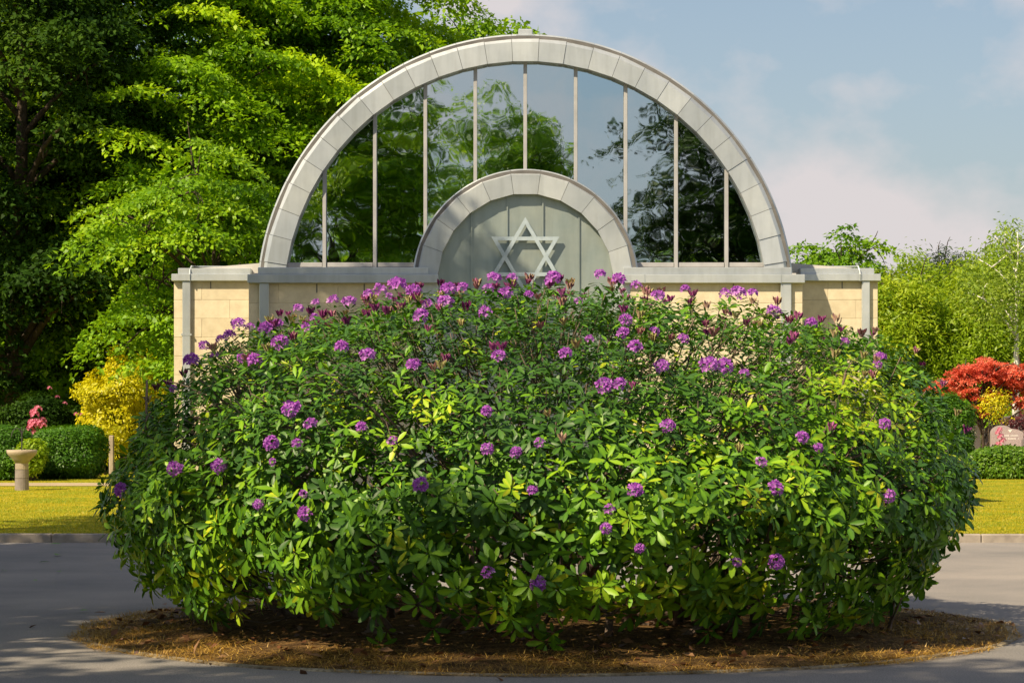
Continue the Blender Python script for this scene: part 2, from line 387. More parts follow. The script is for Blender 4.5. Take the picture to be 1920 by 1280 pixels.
def blades(P, hgt, wid, lean, seed):
    """one bent triangle for each blade"""
    r = np.random.RandomState(seed); n = len(P); a = r.uniform(0, 6.283, n); h = hgt * r.uniform(0.5, 1.3, n)
    d = np.stack([np.cos(a), np.sin(a), 0 * a], 1); b = r.uniform(0, 6.283, n)
    s = np.stack([np.cos(b), np.sin(b), 0 * b], 1) * (wid * r.uniform(0.6, 1.3, n))[:, None]
    ln = (lean * r.uniform(0.1, 1.4, n))[:, None]
    tip = P + d * h[:, None] * ln; tip[:, 2] += h / np.sqrt(1 + ln[:, 0] ** 2)
    V = np.stack([P - s, P + s, tip], 1).reshape(-1, 3)
    return V, np.arange(3 * n).reshape(-1, 3), np.repeat(r.rand(n), 3)

# dry clippings and dead grass along the rim of the bed
n = 60000
a = rng.uniform(0, 6.283, n); rad = BED_R * (1.02 + 0.012 * np.sin(7 * a + 1) + 0.008 * np.sin(19 * a) - np.abs(rng.normal(0, 0.15, n)))
x = BED[0] + rad * np.cos(a); y = BED[1] + rad * np.sin(a)
clump = field(21, 4.0)(np.stack([x, y, 0 * x], 1))
keep = (rng.rand(n) < 0.62 + 0.38 * clump) & (rad > 0.8)
P = np.stack([x, y, bed_z(x, y) - 0.004], 1)[keep]
V, Fc, rn = blades(P, 0.038, 0.0034, 3.2, 5)
tag(link('dry_grass', np_mesh('dry_grass', V, Fc, M['dry_blade'], rn)), 'dry golden grass clippings over the round planting bed', 'dry grass', kind='stuff')
# turf blades on the lawns
n = 150000
y = KERB_Y + 0.2 + (rng.rand(n) ** 1.7) * 27; side = rng.rand(n) < 0.6
x = np.where(side, -(0.125 + 0.10 * rng.rand(n)) * y, (0.150 + 0.075 * rng.rand(n)) * y)
keep = ~((x < -7) & (y > 53) & (y < 55.8))
V, Fc, rn = blades(np.stack([x, y, np.full(n, 0.09)], 1)[keep], 0.032, 0.006, 1.3, 6)
tag(link('grass', np_mesh('grass', V, Fc, M['blade'], rn)), 'short yellowing turf blades on the lawns beside the kerb', 'grass', kind='stuff')

# ------------------------------------------------------------------ the chapel
YC, YW, YA, YP = 38.6, 41.0, 39.9, 38.62
CX = wx(985, 39.5)
chapel = tag(empty('chapel', (CX, 39.0, 0)), 'cream block chapel with zinc half-round arches and tall glazed gable', 'chapel')
COURSE, BLEN, GAP = 0.306, 0.918, 0.005
block_me = {}
def block_mesh(w):
    w = round(w, 3)
    if w not in block_me:
        block_me[w] = MB().box(GAP / 2, w - GAP / 2, 0, 0.05, GAP / 2, COURSE - GAP / 2, 0.004).mesh('block', M['block'])
    return block_me[w]
def block_wall(x0, x1, y, ztop, yback):
    wall = MB().box(x0 + 0.002, x1 - 0.002, y + 0.006, yback, 0.0, ztop).build('wall', M['mortar'], chapel)
    r0 = ROOT[chapel]; nrow = int(ztop / COURSE)
    for r_ in range(nrow + 1):
        z = ztop - (r_ + 1) * COURSE
        if z < -0.2: break
        cuts = [x0]; x = x0 + (BLEN if r_ % 2 else BLEN / 2)
        while x < x1 - 0.1: cuts.append(x); x += BLEN
        cuts.append(x1)
        for a_, b_ in zip(cuts[:-1], cuts[1:]):
            link('block', block_mesh(b_ - a_), wall, (a_ - r0[0], y + rng.uniform(-0.0015, 0.0015) - r0[1], z - r0[2]))
    return wall
zt_w = wz(527, YW); zt_c = wz(531, YC)
xl0, xl1 = wx(326, YW), wx(470, YW); xr0, xr1 = wx(1500, YW), wx(1646, YW)
block_wall(xl0, xl1, YW, zt_w, YW + 11)
block_wall(xr0, xr1, YW, zt_w, YW + 11)
cl0, cl1 = wx(466, YC), wx(790, YC); cr0, cr1 = wx(1182, YC), wx(1505, YC)
block_wall(cl0, cl1, YC, zt_c, YW + 0.6)
block_wall(cr0, cr1, YC, zt_c, YW + 0.6)

def fascia(x0, x1, y, pyt, pym, pyb, inset, joints, back):
    """two-step metal coping"""
    ob = MB().box(x0, x1, y - 0.10, y + back, wz(pyb, y), wz(pym, y), 0.006).build('parapet', M['metal'], chapel)
    MB().box(x0 + inset[0], x1 - inset[1], y - 0.045, y + back - 0.05, wz(pym, y) + 0.001, wz(pyt, y), 0.006).build('coping', M['metal'], ob)
    for jx in joints:
        MB().box(jx - 0.006, jx + 0.006, y - 0.106, y - 0.05, wz(pyb, y) - 0.001, wz(pym, y) + 0.003).build('joint_cover', M['metal'], ob)
    return ob
fascia(wx(465, YC), wx(822, YC), YC, 501.5, 515, 531, (wx(484, YC) - wx(465, YC), wx(822, YC) - wx(803, YC)), [wx(485, YC), wx(768, YC)], 0.5)
fascia(wx(1165, YC), wx(1508, YC), YC, 501.5, 515, 531, (0.03, wx(1508, YC) - wx(1484, YC)), [wx(1208, YC), wx(1463, YC)], 0.5)
fascia(wx(323, YW), wx(470, YW), YW, 503, 514, 527, (0.10, 0.0), [wx(357, YW)], 0.5)
fascia(wx(1500, YW), wx(1650, YW), YW, 503, 514, 527, (0.0, 0.10), [wx(1614, YW)], 0.5)
# low pitched flat roofs of the wings, rising towards the vault
for s, (a_, b_) in ((-1, (wx(362, YW), wx(484, YW))), (1, (wx(1486, YW), wx(1616, YW)))):
    z0, z1 = wz(502, YW), wz(492, YW); lo, hi = (a_, b_) if s < 0 else (b_, a_)
    mb = MB(); poly = [(a_, z0 - 0.12), (b_, z0 - 0.12), (b_, z1 if s < 0 else z0), (a_, z0 if s < 0 else z1)]
    mb.prism(poly, YW + 0.2, YW + 10.5).build('wing_roof', M['roof'], chapel)
for a_, b_ in ((cl0 + 0.05, cl1 + 0.1), (cr0 - 0.1, cr1 - 0.05)):
    MB().box(a_, b_, YC + 0.45, YA + 0.45, wz(520, YC), wz(509, YC)).build('terrace_roof', M['roof'], chapel)

# downpipes: flat box section with brackets
for px0, px1, y in ((487, 505, YC), (1463, 1483, YC), (343, 358, YW), (1615, 1630, YW)):
    zt = wz(531 if y == YC else 527, y)
    p = MB().box(wx(px0, y), wx(px1, y), y - 0.075, y - 0.012, 0.0, zt - 0.002, 0.008).build('downpipe', M['metal'], chapel)
    for z in (0.9, 2.9): MB().box(wx(px0, y) - 0.02, wx(px1, y) + 0.02, y - 0.079, y - 0.003, z, z + 0.03).build('bracket', M['metal'], p)
# lightning cables looped over the wing copings
for px, y in ((357, YW), (1611, YW)):
    x = wx(px, y); s = 1 if px < 985 else -1
    MB().tube([(x, y - 0.11, wz(527, y)), (x, y - 0.115, wz(515, y)), (x, y - 0.06, wz(507, y)), (x + 0.02 * s, y - 0.02, wz(499, y)), (x + 0.12 * s, y + 0.25, wz(498, y)), (x + 0.95 * s, y + 0.5, wz(497, y))], 0.012, 6).build('lightning_cable', M['metal'], chapel)
# expansion joints under the coping
for px, y, py in ((395, YW, 541), (1579, YW, 541), (594, YC, 549), (683, YC, 549), (1375, YC, 549)):
    MB().box(wx(px, y) - 0.009, wx(px, y) + 0.009, y - 0.002, y + 0.03, wz(py, y), wz(532 if y == YC else 528, y)).build('expansion_joint', M['metal_dark'], chapel)

def arch_panel(cx, cz, y, rin, rmid, rout, a0, a1, depth, ch, sub, jit=0.0):
    """one folded metal panel of the arch: flat face, chamfer, outer and inner returns"""
    mb = MB(); n = sub + 1; g = 0.0035 / rout
    dy = [jit * q for q in rng.uniform(-1, 1, 2)]
    for k in range(n):
        a = a0 + g + (a1 - a0 - 2 * g) * k / sub; yy = y + dy[0] + (dy[1] - dy[0]) * k / sub
        f = 1.0 if sub > 1 else 1.0
        ci = math.cos((a1 - a0) / 2) / math.cos(a - (a0 + a1) / 2)       # straight inner edge, as folded sheet
        for r_, q in ((rin * ci / math.cos((a1 - a0) / 2), depth), (rin * ci / math.cos((a1 - a0) / 2), 0.0), (rmid * ci / math.cos((a1 - a0) / 2), -0.004), (rout, ch), (rout, depth)):
            mb.v.append((cx + r_ * math.cos(a), yy + q, cz + r_ * math.sin(a)))
    for k in range(n - 1):
        for q in range(4): mb.f.append((5 * k + q, 5 * (k + 1) + q, 5 * (k + 1) + q + 1, 5 * k + q + 1))
        mb.f.append((5 * k + 4, 5 * (k + 1) + 4, 5 * (k + 1), 5 * k))
    mb.f.append((0, 1, 2, 3, 4)); e = 5 * (n - 1); mb.f.append((e + 4, e + 3, e + 2, e + 1, e))
    return mb

def ring_poly(cx, cz, r0, r1, a0, a1, n=48):
    A = np.linspace(a0, a1, n)
    return A, r0, r1
def band(cx, cz, r0, r1, y0, y1, a0, a1, n=64):
    mb = MB()
    for a in np.linspace(a0, a1, n):
        c, s = math.cos(a), math.sin(a)
        mb.v += [(cx + r0 * c, y0, cz + r0 * s), (cx + r1 * c, y0, cz + r1 * s), (cx + r1 * c, y1, cz + r1 * s), (cx + r0 * c, y1, cz + r0 * s)]
    for k in range(n - 1):
        for q in range(4): mb.f.append((4 * k + q, 4 * (k + 1) + q, 4 * (k + 1) + (q + 1) % 4, 4 * k + (q + 1) % 4))
    mb.f.append((0, 1, 2, 3)); e = 4 * (n - 1); mb.f.append((e + 3, e + 2, e + 1, e)); return mb

# great arch
s = YA / F; ax, az = wx(985, YA), wz(568, YA)
RI, RM, RO = 453 * s, 489 * s, 506 * s
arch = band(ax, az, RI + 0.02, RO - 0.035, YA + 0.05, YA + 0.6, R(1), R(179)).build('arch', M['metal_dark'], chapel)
for k in range(29):
    a = 3 + 6 * k
    arch_panel(ax, az, YA, RI, RM, RO, R(a), R(a + 6), 0.30, 0.13, 4, 0.011).build('panel', M['metal'], arch)
# barrel vault behind it and its rear wall
vault = band(ax, az, RO - 0.30, RO - 0.05, YA + 0.5, YA + 13, R(0), R(180), 60).build('vault', M['metal'], chapel, True)
for k in range(12):
    y = YA + 1.2 + k * 1.0
    band(ax, az, RO - 0.06, RO - 0.015, y, y + 0.03, R(0), R(180), 48).build('roof_seam', M['metal'], vault)
A = np.linspace(0, math.pi, 40)
poly = [(ax + (RO - 0.1) * math.cos(a), az + (RO - 0.1) * math.sin(a)) for a in A]
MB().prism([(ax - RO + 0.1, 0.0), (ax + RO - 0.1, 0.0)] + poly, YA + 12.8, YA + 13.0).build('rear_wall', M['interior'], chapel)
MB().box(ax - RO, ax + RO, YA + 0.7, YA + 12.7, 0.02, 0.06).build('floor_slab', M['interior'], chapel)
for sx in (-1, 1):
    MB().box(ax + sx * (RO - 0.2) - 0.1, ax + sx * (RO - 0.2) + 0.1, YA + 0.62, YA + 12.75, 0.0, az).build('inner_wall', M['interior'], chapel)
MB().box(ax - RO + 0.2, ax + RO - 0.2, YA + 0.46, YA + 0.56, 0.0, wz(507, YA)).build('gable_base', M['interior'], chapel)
zc = wz(61.5, YA)
cap = MB().box(wx(972, YA), wx(999, YA), YA + 0.14, YA + 0.5, zc - 0.06, wz(52, YA), 0.012).build('ridge_cap', M['metal'], chapel)
MB().box(wx(968, YA), wx(1003, YA), YA + 0.10, YA + 0.55, zc - 0.04, zc - 0.015).build('flange', M['metal'], cap)

# glazed gable: ten panes between nine mullions
YG = YA + 0.22
gx = [wx(p, YA) for p in (607, 702, 797, 891, 985, 1080, 1174, 1269, 1364)]
zb = wz(503, YA); rg = RI + 0.03
glaz = band(ax, az, RI + 0.003, RI + 0.045, YG - 0.10, YG + 0.06, R(7), R(173)).build('window_frame', M['mullion'], chapel)
def top(x): return az + math.sqrt(max(rg * rg - (x - ax) ** 2, 0.0))
xe = math.sqrt(rg * rg - (zb - az) ** 2)
edges = [ax - xe] + gx + [ax + xe]
for a_, b_ in zip(edges[:-1], edges[1:]):
    xs = np.linspace(a_ + 0.003, b_ - 0.003, 14)
    poly = [(b_ - 0.003, zb), (b_ - 0.003, max(top(b_ - 0.003), zb + 0.01))] + [(x, max(top(x), zb + 0.012)) for x in xs[::-1][1:-1]] + [(a_ + 0.003, max(top(a_ + 0.003), zb + 0.01)), (a_ + 0.003, zb)]
    mb = MB(); tx = rng.uniform(-0.006, 0.006); tz = rng.uniform(-0.004, 0.004); xm = (a_ + b_) / 2
    vs_ = [(x, YG + tx * (x - xm) + tz * (z - zb - 1), z) for x, z in poly]; nn_ = len(vs_)
    mb.add(vs_ + [(x, y + 0.012, z) for x, y, z in vs_], [tuple(range(nn_))[::-1], tuple(range(nn_, 2 * nn_))] + [(i_, (i_ + 1) % nn_, (i_ + 1) % nn_ + nn_, i_ + nn_) for i_ in range(nn_)])
    mb.build('pane', M['glass'], glaz)
    MB().box(a_ + 0.036, b_ - 0.036, YG - 0.06, YG + 0.02, wz(499.5, YA), wz(491, YA), 0.004).build('sill', M['mullion'], glaz)
for x in gx:
    MB().box(x - 0.029, x + 0.029, YG - 0.085, YG + 0.05, zb, top(x) - 0.01, 0.005).build('mullion', M['mullion'], glaz)

# porch: smaller arch with a recessed metal wall and the star
s = YP / F; px_, pz_ = wx(985.5, YP), wz(528, YP)
ri, rm, ro = 164 * s, 200 * s, 213 * s
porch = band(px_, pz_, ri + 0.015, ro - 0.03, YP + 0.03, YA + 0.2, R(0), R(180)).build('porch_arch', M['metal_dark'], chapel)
st = 15.64
for k in range(-5, 6):
    a = 90 + st * k
    arch_panel(px_, pz_, YP, ri, rm, ro, R(a - st / 2), R(a + st / 2), 0.22, 0.16, 6, 0.004).build('panel', M['metal'], porch)
band(px_, pz_, ro - 0.028, ro - 0.010, YP + 0.2, YA + 0.2, R(2), R(178)).build('porch_roof', M['metal'], porch, True)
for sx in (-1, 1):
    for (z0, z1) in ((0.0, 1.2), (1.206, 2.4), (2.406, pz_ - 0.02)):
        x0, x1 = sorted((px_ + sx * ri, px_ + sx * rm))
        MB().box(x0, x1, YP, YP + 0.2, z0, z1 - 0.004, 0.006).build('panel', M['metal'], porch)
YPP = YP + 0.13
cuts = [px_ - ri - 0.02] + [px_ + q * s for q in (-101.5, -34.5, 32.5, 100.5)] + [px_ + ri + 0.02]
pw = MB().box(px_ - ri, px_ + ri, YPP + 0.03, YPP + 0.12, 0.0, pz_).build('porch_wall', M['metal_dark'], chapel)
for a_, b_ in zip(cuts[:-1], cuts[1:]):
    rt = ri + 0.012
    xs = np.linspace(a_ + 0.003, b_ - 0.003, 12)
    poly = [(a_ + 0.003, 0.02), (b_ - 0.003, 0.02)] + [(x, pz_ + math.sqrt(max(rt * rt - (x - px_) ** 2, 0))) for x in xs[::-1]]
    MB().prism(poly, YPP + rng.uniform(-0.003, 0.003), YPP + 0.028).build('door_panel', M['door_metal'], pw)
for q in (-101.5, -34.5, 32.5, 100.5):
    x = px_ + q * s
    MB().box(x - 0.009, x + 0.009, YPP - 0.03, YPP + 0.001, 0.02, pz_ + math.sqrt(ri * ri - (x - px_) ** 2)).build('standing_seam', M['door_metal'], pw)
# star emblem: two triangular frames on stand-offs
ex, ez = wx(985, YP), wz(480.5, YP); er = 74 * YP / F
star = None
def tri_frame(up, y0, y1):
    mb = MB(); ro_, ri_ = er, er - 2 * 0.058
    A3 = [R(90 + 120 * k + (0 if up else 180)) for k in range(3)]
    o_ = [(ex + ro_ * math.cos(a), ez + ro_ * math.sin(a)) for a in A3]; i_ = [(ex + ri_ * math.cos(a), ez + ri_ * math.sin(a)) for a in A3]
    vs_ = [(x, y, z) for y in (y0, y1) for x, z in o_ + i_]; fs = []
    for k in range(3):
        k2 = (k + 1) % 3
        fs += [(k, k2, 3 + k2, 3 + k), (6 + k, 9 + k, 9 + k2, 6 + k2), (k, 6 + k, 6 + k2, k2), (3 + k, 3 + k2, 9 + k2, 9 + k)]
    return mb.add(vs_, fs)
star = tri_frame(True, YPP - 0.105, YPP - 0.065).build('star_emblem', M['steel'], chapel)
tri_frame(False, YPP - 0.1025, YPP - 0.0675).build('inverted_triangle', M['steel'], star)
for a in (30, 150, 270, 90, 210, 330):
    x, z = ex + (er - 0.1) * math.cos(R(a)), ez + (er - 0.1) * math.sin(R(a))
    MB().tube([(x, YPP - 0.07, z), (x, YPP + 0.002, z)], 0.012, 6).build('stand_off', M['steel'], star)

# ------------------------------------------------------------------ leaves, crowns, trees
def leaf_quads(P, D, N, L, W, fold=0.12):
    S = unit(np.cross(D, N)); L = L[:, None]; W = W[:, None]
    m = P + D * L * 0.45
    V = np.stack([P, m + S * W * 0.5 + N * W * fold, P + D * L - N * L * 0.08, m - S * W * 0.5 + N * W * fold], 1)
    return V.reshape(-1, 3)

def quad_mesh(name, V, mat, rnd):
    n = len(V) // 4
    return np_mesh(name, V, np.arange(4 * n).reshape(-1, 4), mat, np.repeat(rnd, 4))

def pads_foliage(pads, r, per, leaf, spread=0.22, droop=0.35, upn=1.0, aspect=0.6):
    """leaf sprays: pads = (n,5) centre xyz, radius, tone; leaves spread on a drooping disc"""
    n = len(pads); cnt = np.maximum(8, (per * (pads[:, 3] / pads[:, 3].mean()) ** 2).astype(int))
    idx = np.repeat(np.arange(n), cnt); m = len(idx); C = pads[idx, :3]; pr = pads[idx, 3]
    q = np.sqrt(r.rand(m)); a = r.uniform(0, 6.283, m)
    # each pad made of a few fingers, so that its rim is ragged
    ph = r.uniform(0, 6.283, n)[idx]; kf = r.randint(3, 6, n)[idx]
    q = q * (0.72 + 0.42 * np.cos(kf * a + ph) ** 2)
    o = np.stack([np.cos(a), np.sin(a), 0 * a], 1) * (q * pr)[:, None]
    tilt = r.normal(0, 0.22, (n, 2))[idx]
    axis = pads[idx, 5:8]
    z = r.normal(0, 1, m) * spread * pr * 0.5 - droop * pr * q ** 2 + (o[:, :2] * tilt).sum(1) - 0.28 * (o * axis).sum(1)
    P = C + o; P[:, 2] += z
    out_ = unit(o + 1e-6)
    D = unit(out_ * 0.8 + r.normal(0, 0.55, (m, 3)) + np.array((0, 0, -0.30)))
    Nn = unit(np.array((0, 0, upn)) + axis * 0.35 + r.normal(0, 0.42, (m, 3)))
    Nn = unit(Nn - D * (Nn * D).sum(1, keepdims=True))
    L = leaf * r.uniform(0.6, 1.3, m)
    tone = np.clip(pads[idx, 4] + r.normal(0, 0.17, m), 0, 1)
    return leaf_quads(P, D, Nn, L, L * aspect), tone

def limb(mb, p0, p1, r0, r1, r, n=6, sag=0.12, seg=7):
    p0 = np.asarray(p0, float); p1 = np.asarray(p1, float); d = np.linalg.norm(p1 - p0)
    w = r.normal(0, 0.05 * d, 3)
    pts = []
    for k in range(seg):
        t = k / (seg - 1)
        p = p0 + (p1 - p0) * t + w * math.sin(t * math.pi) + np.array((0, 0, sag * d * math.sin(t * math.pi)))
        pts.append(p)
    mb.tube(pts, [r0 + (r1 - r0) * k / (seg - 1) for k in range(seg)], n); return pts

def crown_pads(r, npad, cz, rx, ry, rz, pad, lump_seed, inner=0.35, lean=(0, 0), lump=0.24):
    """pad centres through the volume of an uneven crown, denser towards its surface"""
    u = unit(r.normal(size=(npad * 3, 3)))
    f = field(lump_seed, 2.2, 8)
    shape = 1 + lump * f(u * 1.7)
    q = (inner + (1 - inner) * r.rand(npad * 3) ** 0.55) * shape
    P = u * q[:, None] * np.array((rx, ry, rz)); P[:, 2] += cz
    P = P[P[:, 2] > cz - rz * 0.93][:npad]
    P[:, 0] += lean[0] * (P[:, 2] - cz); P[:, 1] += lean[1] * (P[:, 2] - cz)
    n = len(P); ax_ = P.copy(); ax_[:, 2] = 0; ax_ = unit(ax_)
    return np.concatenate([P, (pad * r.uniform(0.6, 1.35, n))[:, None], np.clip(0.45 + 0.25 * f(P * 0.6 + 5) + r.normal(0, 0.13, n), 0, 1)[:, None], ax_], 1)

def make_tree(name, loc, height, crown, leafmat, seed, npad=300, per=180, leaf=0.2, pad=0.9, trunk=0.28, bark='bark', nlimb=34, **kw):
    """crown = (centre z, rx, ry, rz); trunk with limbs to the sprays"""
    r = np.random.RandomState(seed); root = empty(name, loc)
    cz, rx, ry, rz = crown
    pads = crown_pads(r, npad, cz, rx, ry, rz, pad, seed + 50, kw.pop('inner', 0.35), kw.pop('lean', (0, 0)), kw.pop('lump', 0.24))
    given = kw.pop('pads', None)
    if given is not None: pads = given
    mb = MB(); top_ = min(height * 0.86, cz + 0.55 * rz); bend = r.normal(0, 0.25, 2)
    tp = lambda t: np.array((bend[0] * math.sin(2.2 * t), bend[1] * math.sin(1.7 * t + 0.3), t * top_ - 0.08))
    mb.tube([tp(t) for t in np.linspace(0, 1, 11)], [trunk * (1.35 if t == 0 else 1) * (1 - 0.86 * t) for t in np.linspace(0, 1, 11)], 9)
    for i_ in r.choice(len(pads), min(nlimb, len(pads)), False):
        c = pads[i_, :3]; hd = math.hypot(c[0], c[1])
        t = min(max((c[2] - 0.55 * hd - 0.3) / top_, 0.14), 0.95)
        pts = limb(mb, tp(t), c, trunk * (0.5 - 0.33 * t), 0.014, r, 5)
        for _ in range(2):
            b_ = pts[r.randint(3, 6)]; limb(mb, b_, b_ + r.normal(0, 0.75 * pad, 3) + np.array((0, 0, 0.3 * pad)), 0.03, 0.008, r, 4, seg=4)
    link('trunk', mb.mesh('trunk', M[bark], smooth=True), root)
    V, tone = pads_foliage(pads, r, per, leaf, **kw)
    tag(link('crown', quad_mesh('crown', V, M[leafmat], tone), root), kind='stuff')
    return root

def copy_tree(src, loc, rot, sc):
    c = src.copy(); COL.objects.link(c); c.location = loc; c.rotation_euler = (0, 0, rot); c.scale = sc; ROOT[c] = np.array(loc, float)
    for ch in src.children:
        d = ch.copy(); COL.objects.link(d); d.parent = c
    return c

def at(px, Y): return (wx(px, Y), Y, 0.0)
BT = 'trees behind the chapel on the left'
t1 = tag(make_tree('maple_tree', at(300, 70), 17, (8.6, 5.2, 5.0, 7.6), 'maple_leaf', 101, npad=370, per=400, leaf=0.17, pad=1.15, spread=0.11, droop=0.28, upn=1.3), 'bright green leafy tree left of the chapel, its foliage lit in layers', 'tree', BT)
t2 = tag(make_tree('maple_tree', at(610, 72), 17.5, (9.6, 5.0, 5.0, 8.0), 'maple_leaf', 102, npad=380, per=400, leaf=0.165, pad=1.15, spread=0.11, droop=0.28, upn=1.3), 'tall broad green tree rising behind the left half of the great arch', 'tree', BT)
t3 = tag(make_tree('maple_tree', at(895, 78), 14.4, (8.5, 3.3, 3.4, 6.2), 'chestnut_leaf', 103, npad=230, per=190, leaf=0.19, pad=0.85), 'light green tree whose top shows just over the arch, left of its crest', 'tree', BT)
t4 = tag(make_tree('chestnut_tree', at(395, 61), 8.4, (4.9, 2.5, 2.4, 3.6), 'chestnut_leaf', 104, npad=95, per=320, leaf=0.145, pad=0.9, trunk=0.16, spread=0.10, droop=0.3, lump=0.32), 'smaller yellow-green tree close beside the left end of the chapel', 'tree', BT)
t5 = tag(make_tree('dark_tree', (wx(5, 66), 66.5, 0), 19, (9.8, 4.0, 4.0, 8.2), 'dark_leaf', 105, npad=360, per=220, leaf=0.17, pad=0.85, trunk=0.34, droop=0.6), 'dark heavy tree filling the left edge, with very dark leaves', 'tree', BT)  # its darkness is the leaf colour itself
t6 = tag(make_tree('chestnut_tree', at(120, 74), 12, (6.4, 3.8, 3.2, 5.2), 'chestnut_leaf', 106, npad=230, per=180, leaf=0.21, pad=0.9, trunk=0.22), 'yellow-green tree seen through the gap behind the dark left tree', 'tree', BT)
t7 = tag(copy_tree(t2, at(470, 92), 2.1, (1.0, 1.0, 0.98)), 'shaded tree farthest back between the bright left trees', 'tree', BT)
t8 = tag(copy_tree(t1, at(60, 95), 1.1, (1.1, 1.1, 1.0)), 'distant tree farthest back behind the dark left tree', 'tree', BT)

RT = 'trees behind the chapel on the right'
r1 = tag(make_tree('ash_tree', at(1560, 84), 8.0, (5.0, 2.1, 2.0, 3.1), 'chestnut_leaf', 201, npad=150, per=150, leaf=0.17, pad=0.62, trunk=0.15), 'round-topped pale green tree just right of the great arch', 'tree', RT)
WL = dict(per=210, leaf=0.17, aspect=0.33, spread=0.7, droop=1.1, upn=0.6, trunk=0.14, lump=0.28)
r2 = tag(make_tree('willow_tree', at(1690, 82), 6.9, (4.1, 1.9, 2.0, 2.6), 'willow_leaf', 202, npad=175, pad=0.6, **WL), 'yellow-green tree against the right corner of the chapel', 'tree', RT)
r3 = tag(make_tree('willow_tree', at(1785, 86), 7.2, (4.0, 2.2, 2.2, 2.9), 'willow_leaf', 203, npad=200, pad=0.62, **WL), 'drooping yellow-green tree behind the red maple', 'tree', RT)
r4 = tag(make_tree('willow_tree', at(1880, 82), 8.0, (4.3, 2.0, 2.2, 3.2), 'willow_leaf', 204, npad=200, pad=0.62, **WL), 'weeping yellow-green tree at the right edge beside the birch trunk', 'tree', RT)
r5 = tag(make_tree('pine_tree', at(1787, 96), 7.9, (6.6, 1.35, 1.3, 1.2), 'needle', 205, npad=46, per=210, leaf=0.24, aspect=0.16, spread=0.6, pad=0.5, trunk=0.13), 'dark pine top standing above the yellow-green trees', 'tree', RT)
r6 = tag(make_tree('birch_tree', at(1722, 92), 7.0, (5.3, 1.0, 1.0, 1.9), 'birch_leaf', 206, npad=60, per=90, leaf=0.15, aspect=0.4, spread=0.9, droop=1.2, upn=0.4, pad=0.5, trunk=0.07, bark='birch', nlimb=7), 'thin airy birch left of the dark pine', 'tree', RT)
r7 = tag(make_tree('birch_tree', at(1903, 76), 7.2, (5.5, 1.5, 1.4, 1.6), 'birch_leaf', 207, npad=62, per=80, leaf=0.15, aspect=0.4, spread=0.9, droop=1.2, upn=0.4, pad=0.5, trunk=0.15, bark='birch', nlimb=8), 'white-stemmed birch at the right edge over the graves', 'tree', RT)
r8 = tag(copy_tree(r3, at(1620, 98), 2.0, (1.3, 1.2, 0.98)), 'yellow-green tree low behind the chapel roof end', 'tree', RT)
r9 = tag(copy_tree(r2, at(2000, 92), 1.0, (1.5, 1.2, 1.15)), 'yellow-green tree cut by the right edge behind the birch', 'tree', RT)
r10 = tag(copy_tree(r3, at(1850, 106), 0.6, (1.6, 1.3, 1.05)), 'hazy tree farthest back behind the drooping trees', 'tree', RT)

# trees that stand behind and beside the camera: mirrored in the glass, and they shade the road
VT = 'trees across the road mirrored in the glass'
def over(x, y, src, rot, sc, lab): return tag(copy_tree(src, (x, y, 0), rot, sc), lab, 'tree', VT)
v1 = over(-12.4, 13.4, t3, 0.4, (1.3, 1.3, 1.0), 'tree left of the camera that dapples the road with shade')
v2 = over(-5.9, -12, t1, 2.0, (1.05, 1.05, 0.92), 'broad tree mirrored in the left panes')
v3 = over(0.6, -46, t3, 1.0, (1.0, 1.0, 1.16), 'lone tree mirrored in the middle panes against the sky')
v4 = over(8.0, -14, t5, 0.2, (1.15, 1.15, 0.76), 'dense tree mirrored in the right panes')
v5 = tag(make_tree('plane_tree', (-8.1, 5.2, 0), 14.2, (11.75, 5.0, 2.0, 2.4), 'dark_leaf', 302, npad=165, per=170, leaf=0.2, pad=0.8, trunk=0.24, lump=0.1), 'high-crowned tree beside the road whose shade falls before the bed', 'tree', VT)
v6 = over(-8, -60, t1, 0.9, (1.2, 1.2, 0.75), 'far tree mirrored low in the left panes')
v7 = over(12, -62, t2, 1.9, (1.2, 1.2, 0.7), 'far tree mirrored low in the right panes')
v8 = over(-11.6, 21.6, t3, 3.3, (1.15, 1.15, 1.0), 'tree beside the road shading the left kerb')
v9 = tag(make_tree('lime_tree', (-9.5, 30.1, 0), 17.7, (11.4, 2.5, 2.5, 6.0), 'dark_leaf', 301, npad=170, per=170, leaf=0.22, pad=0.8, trunk=0.2, lump=0.07), 'slender tree left of the view whose shade falls on the porch', 'tree', VT)

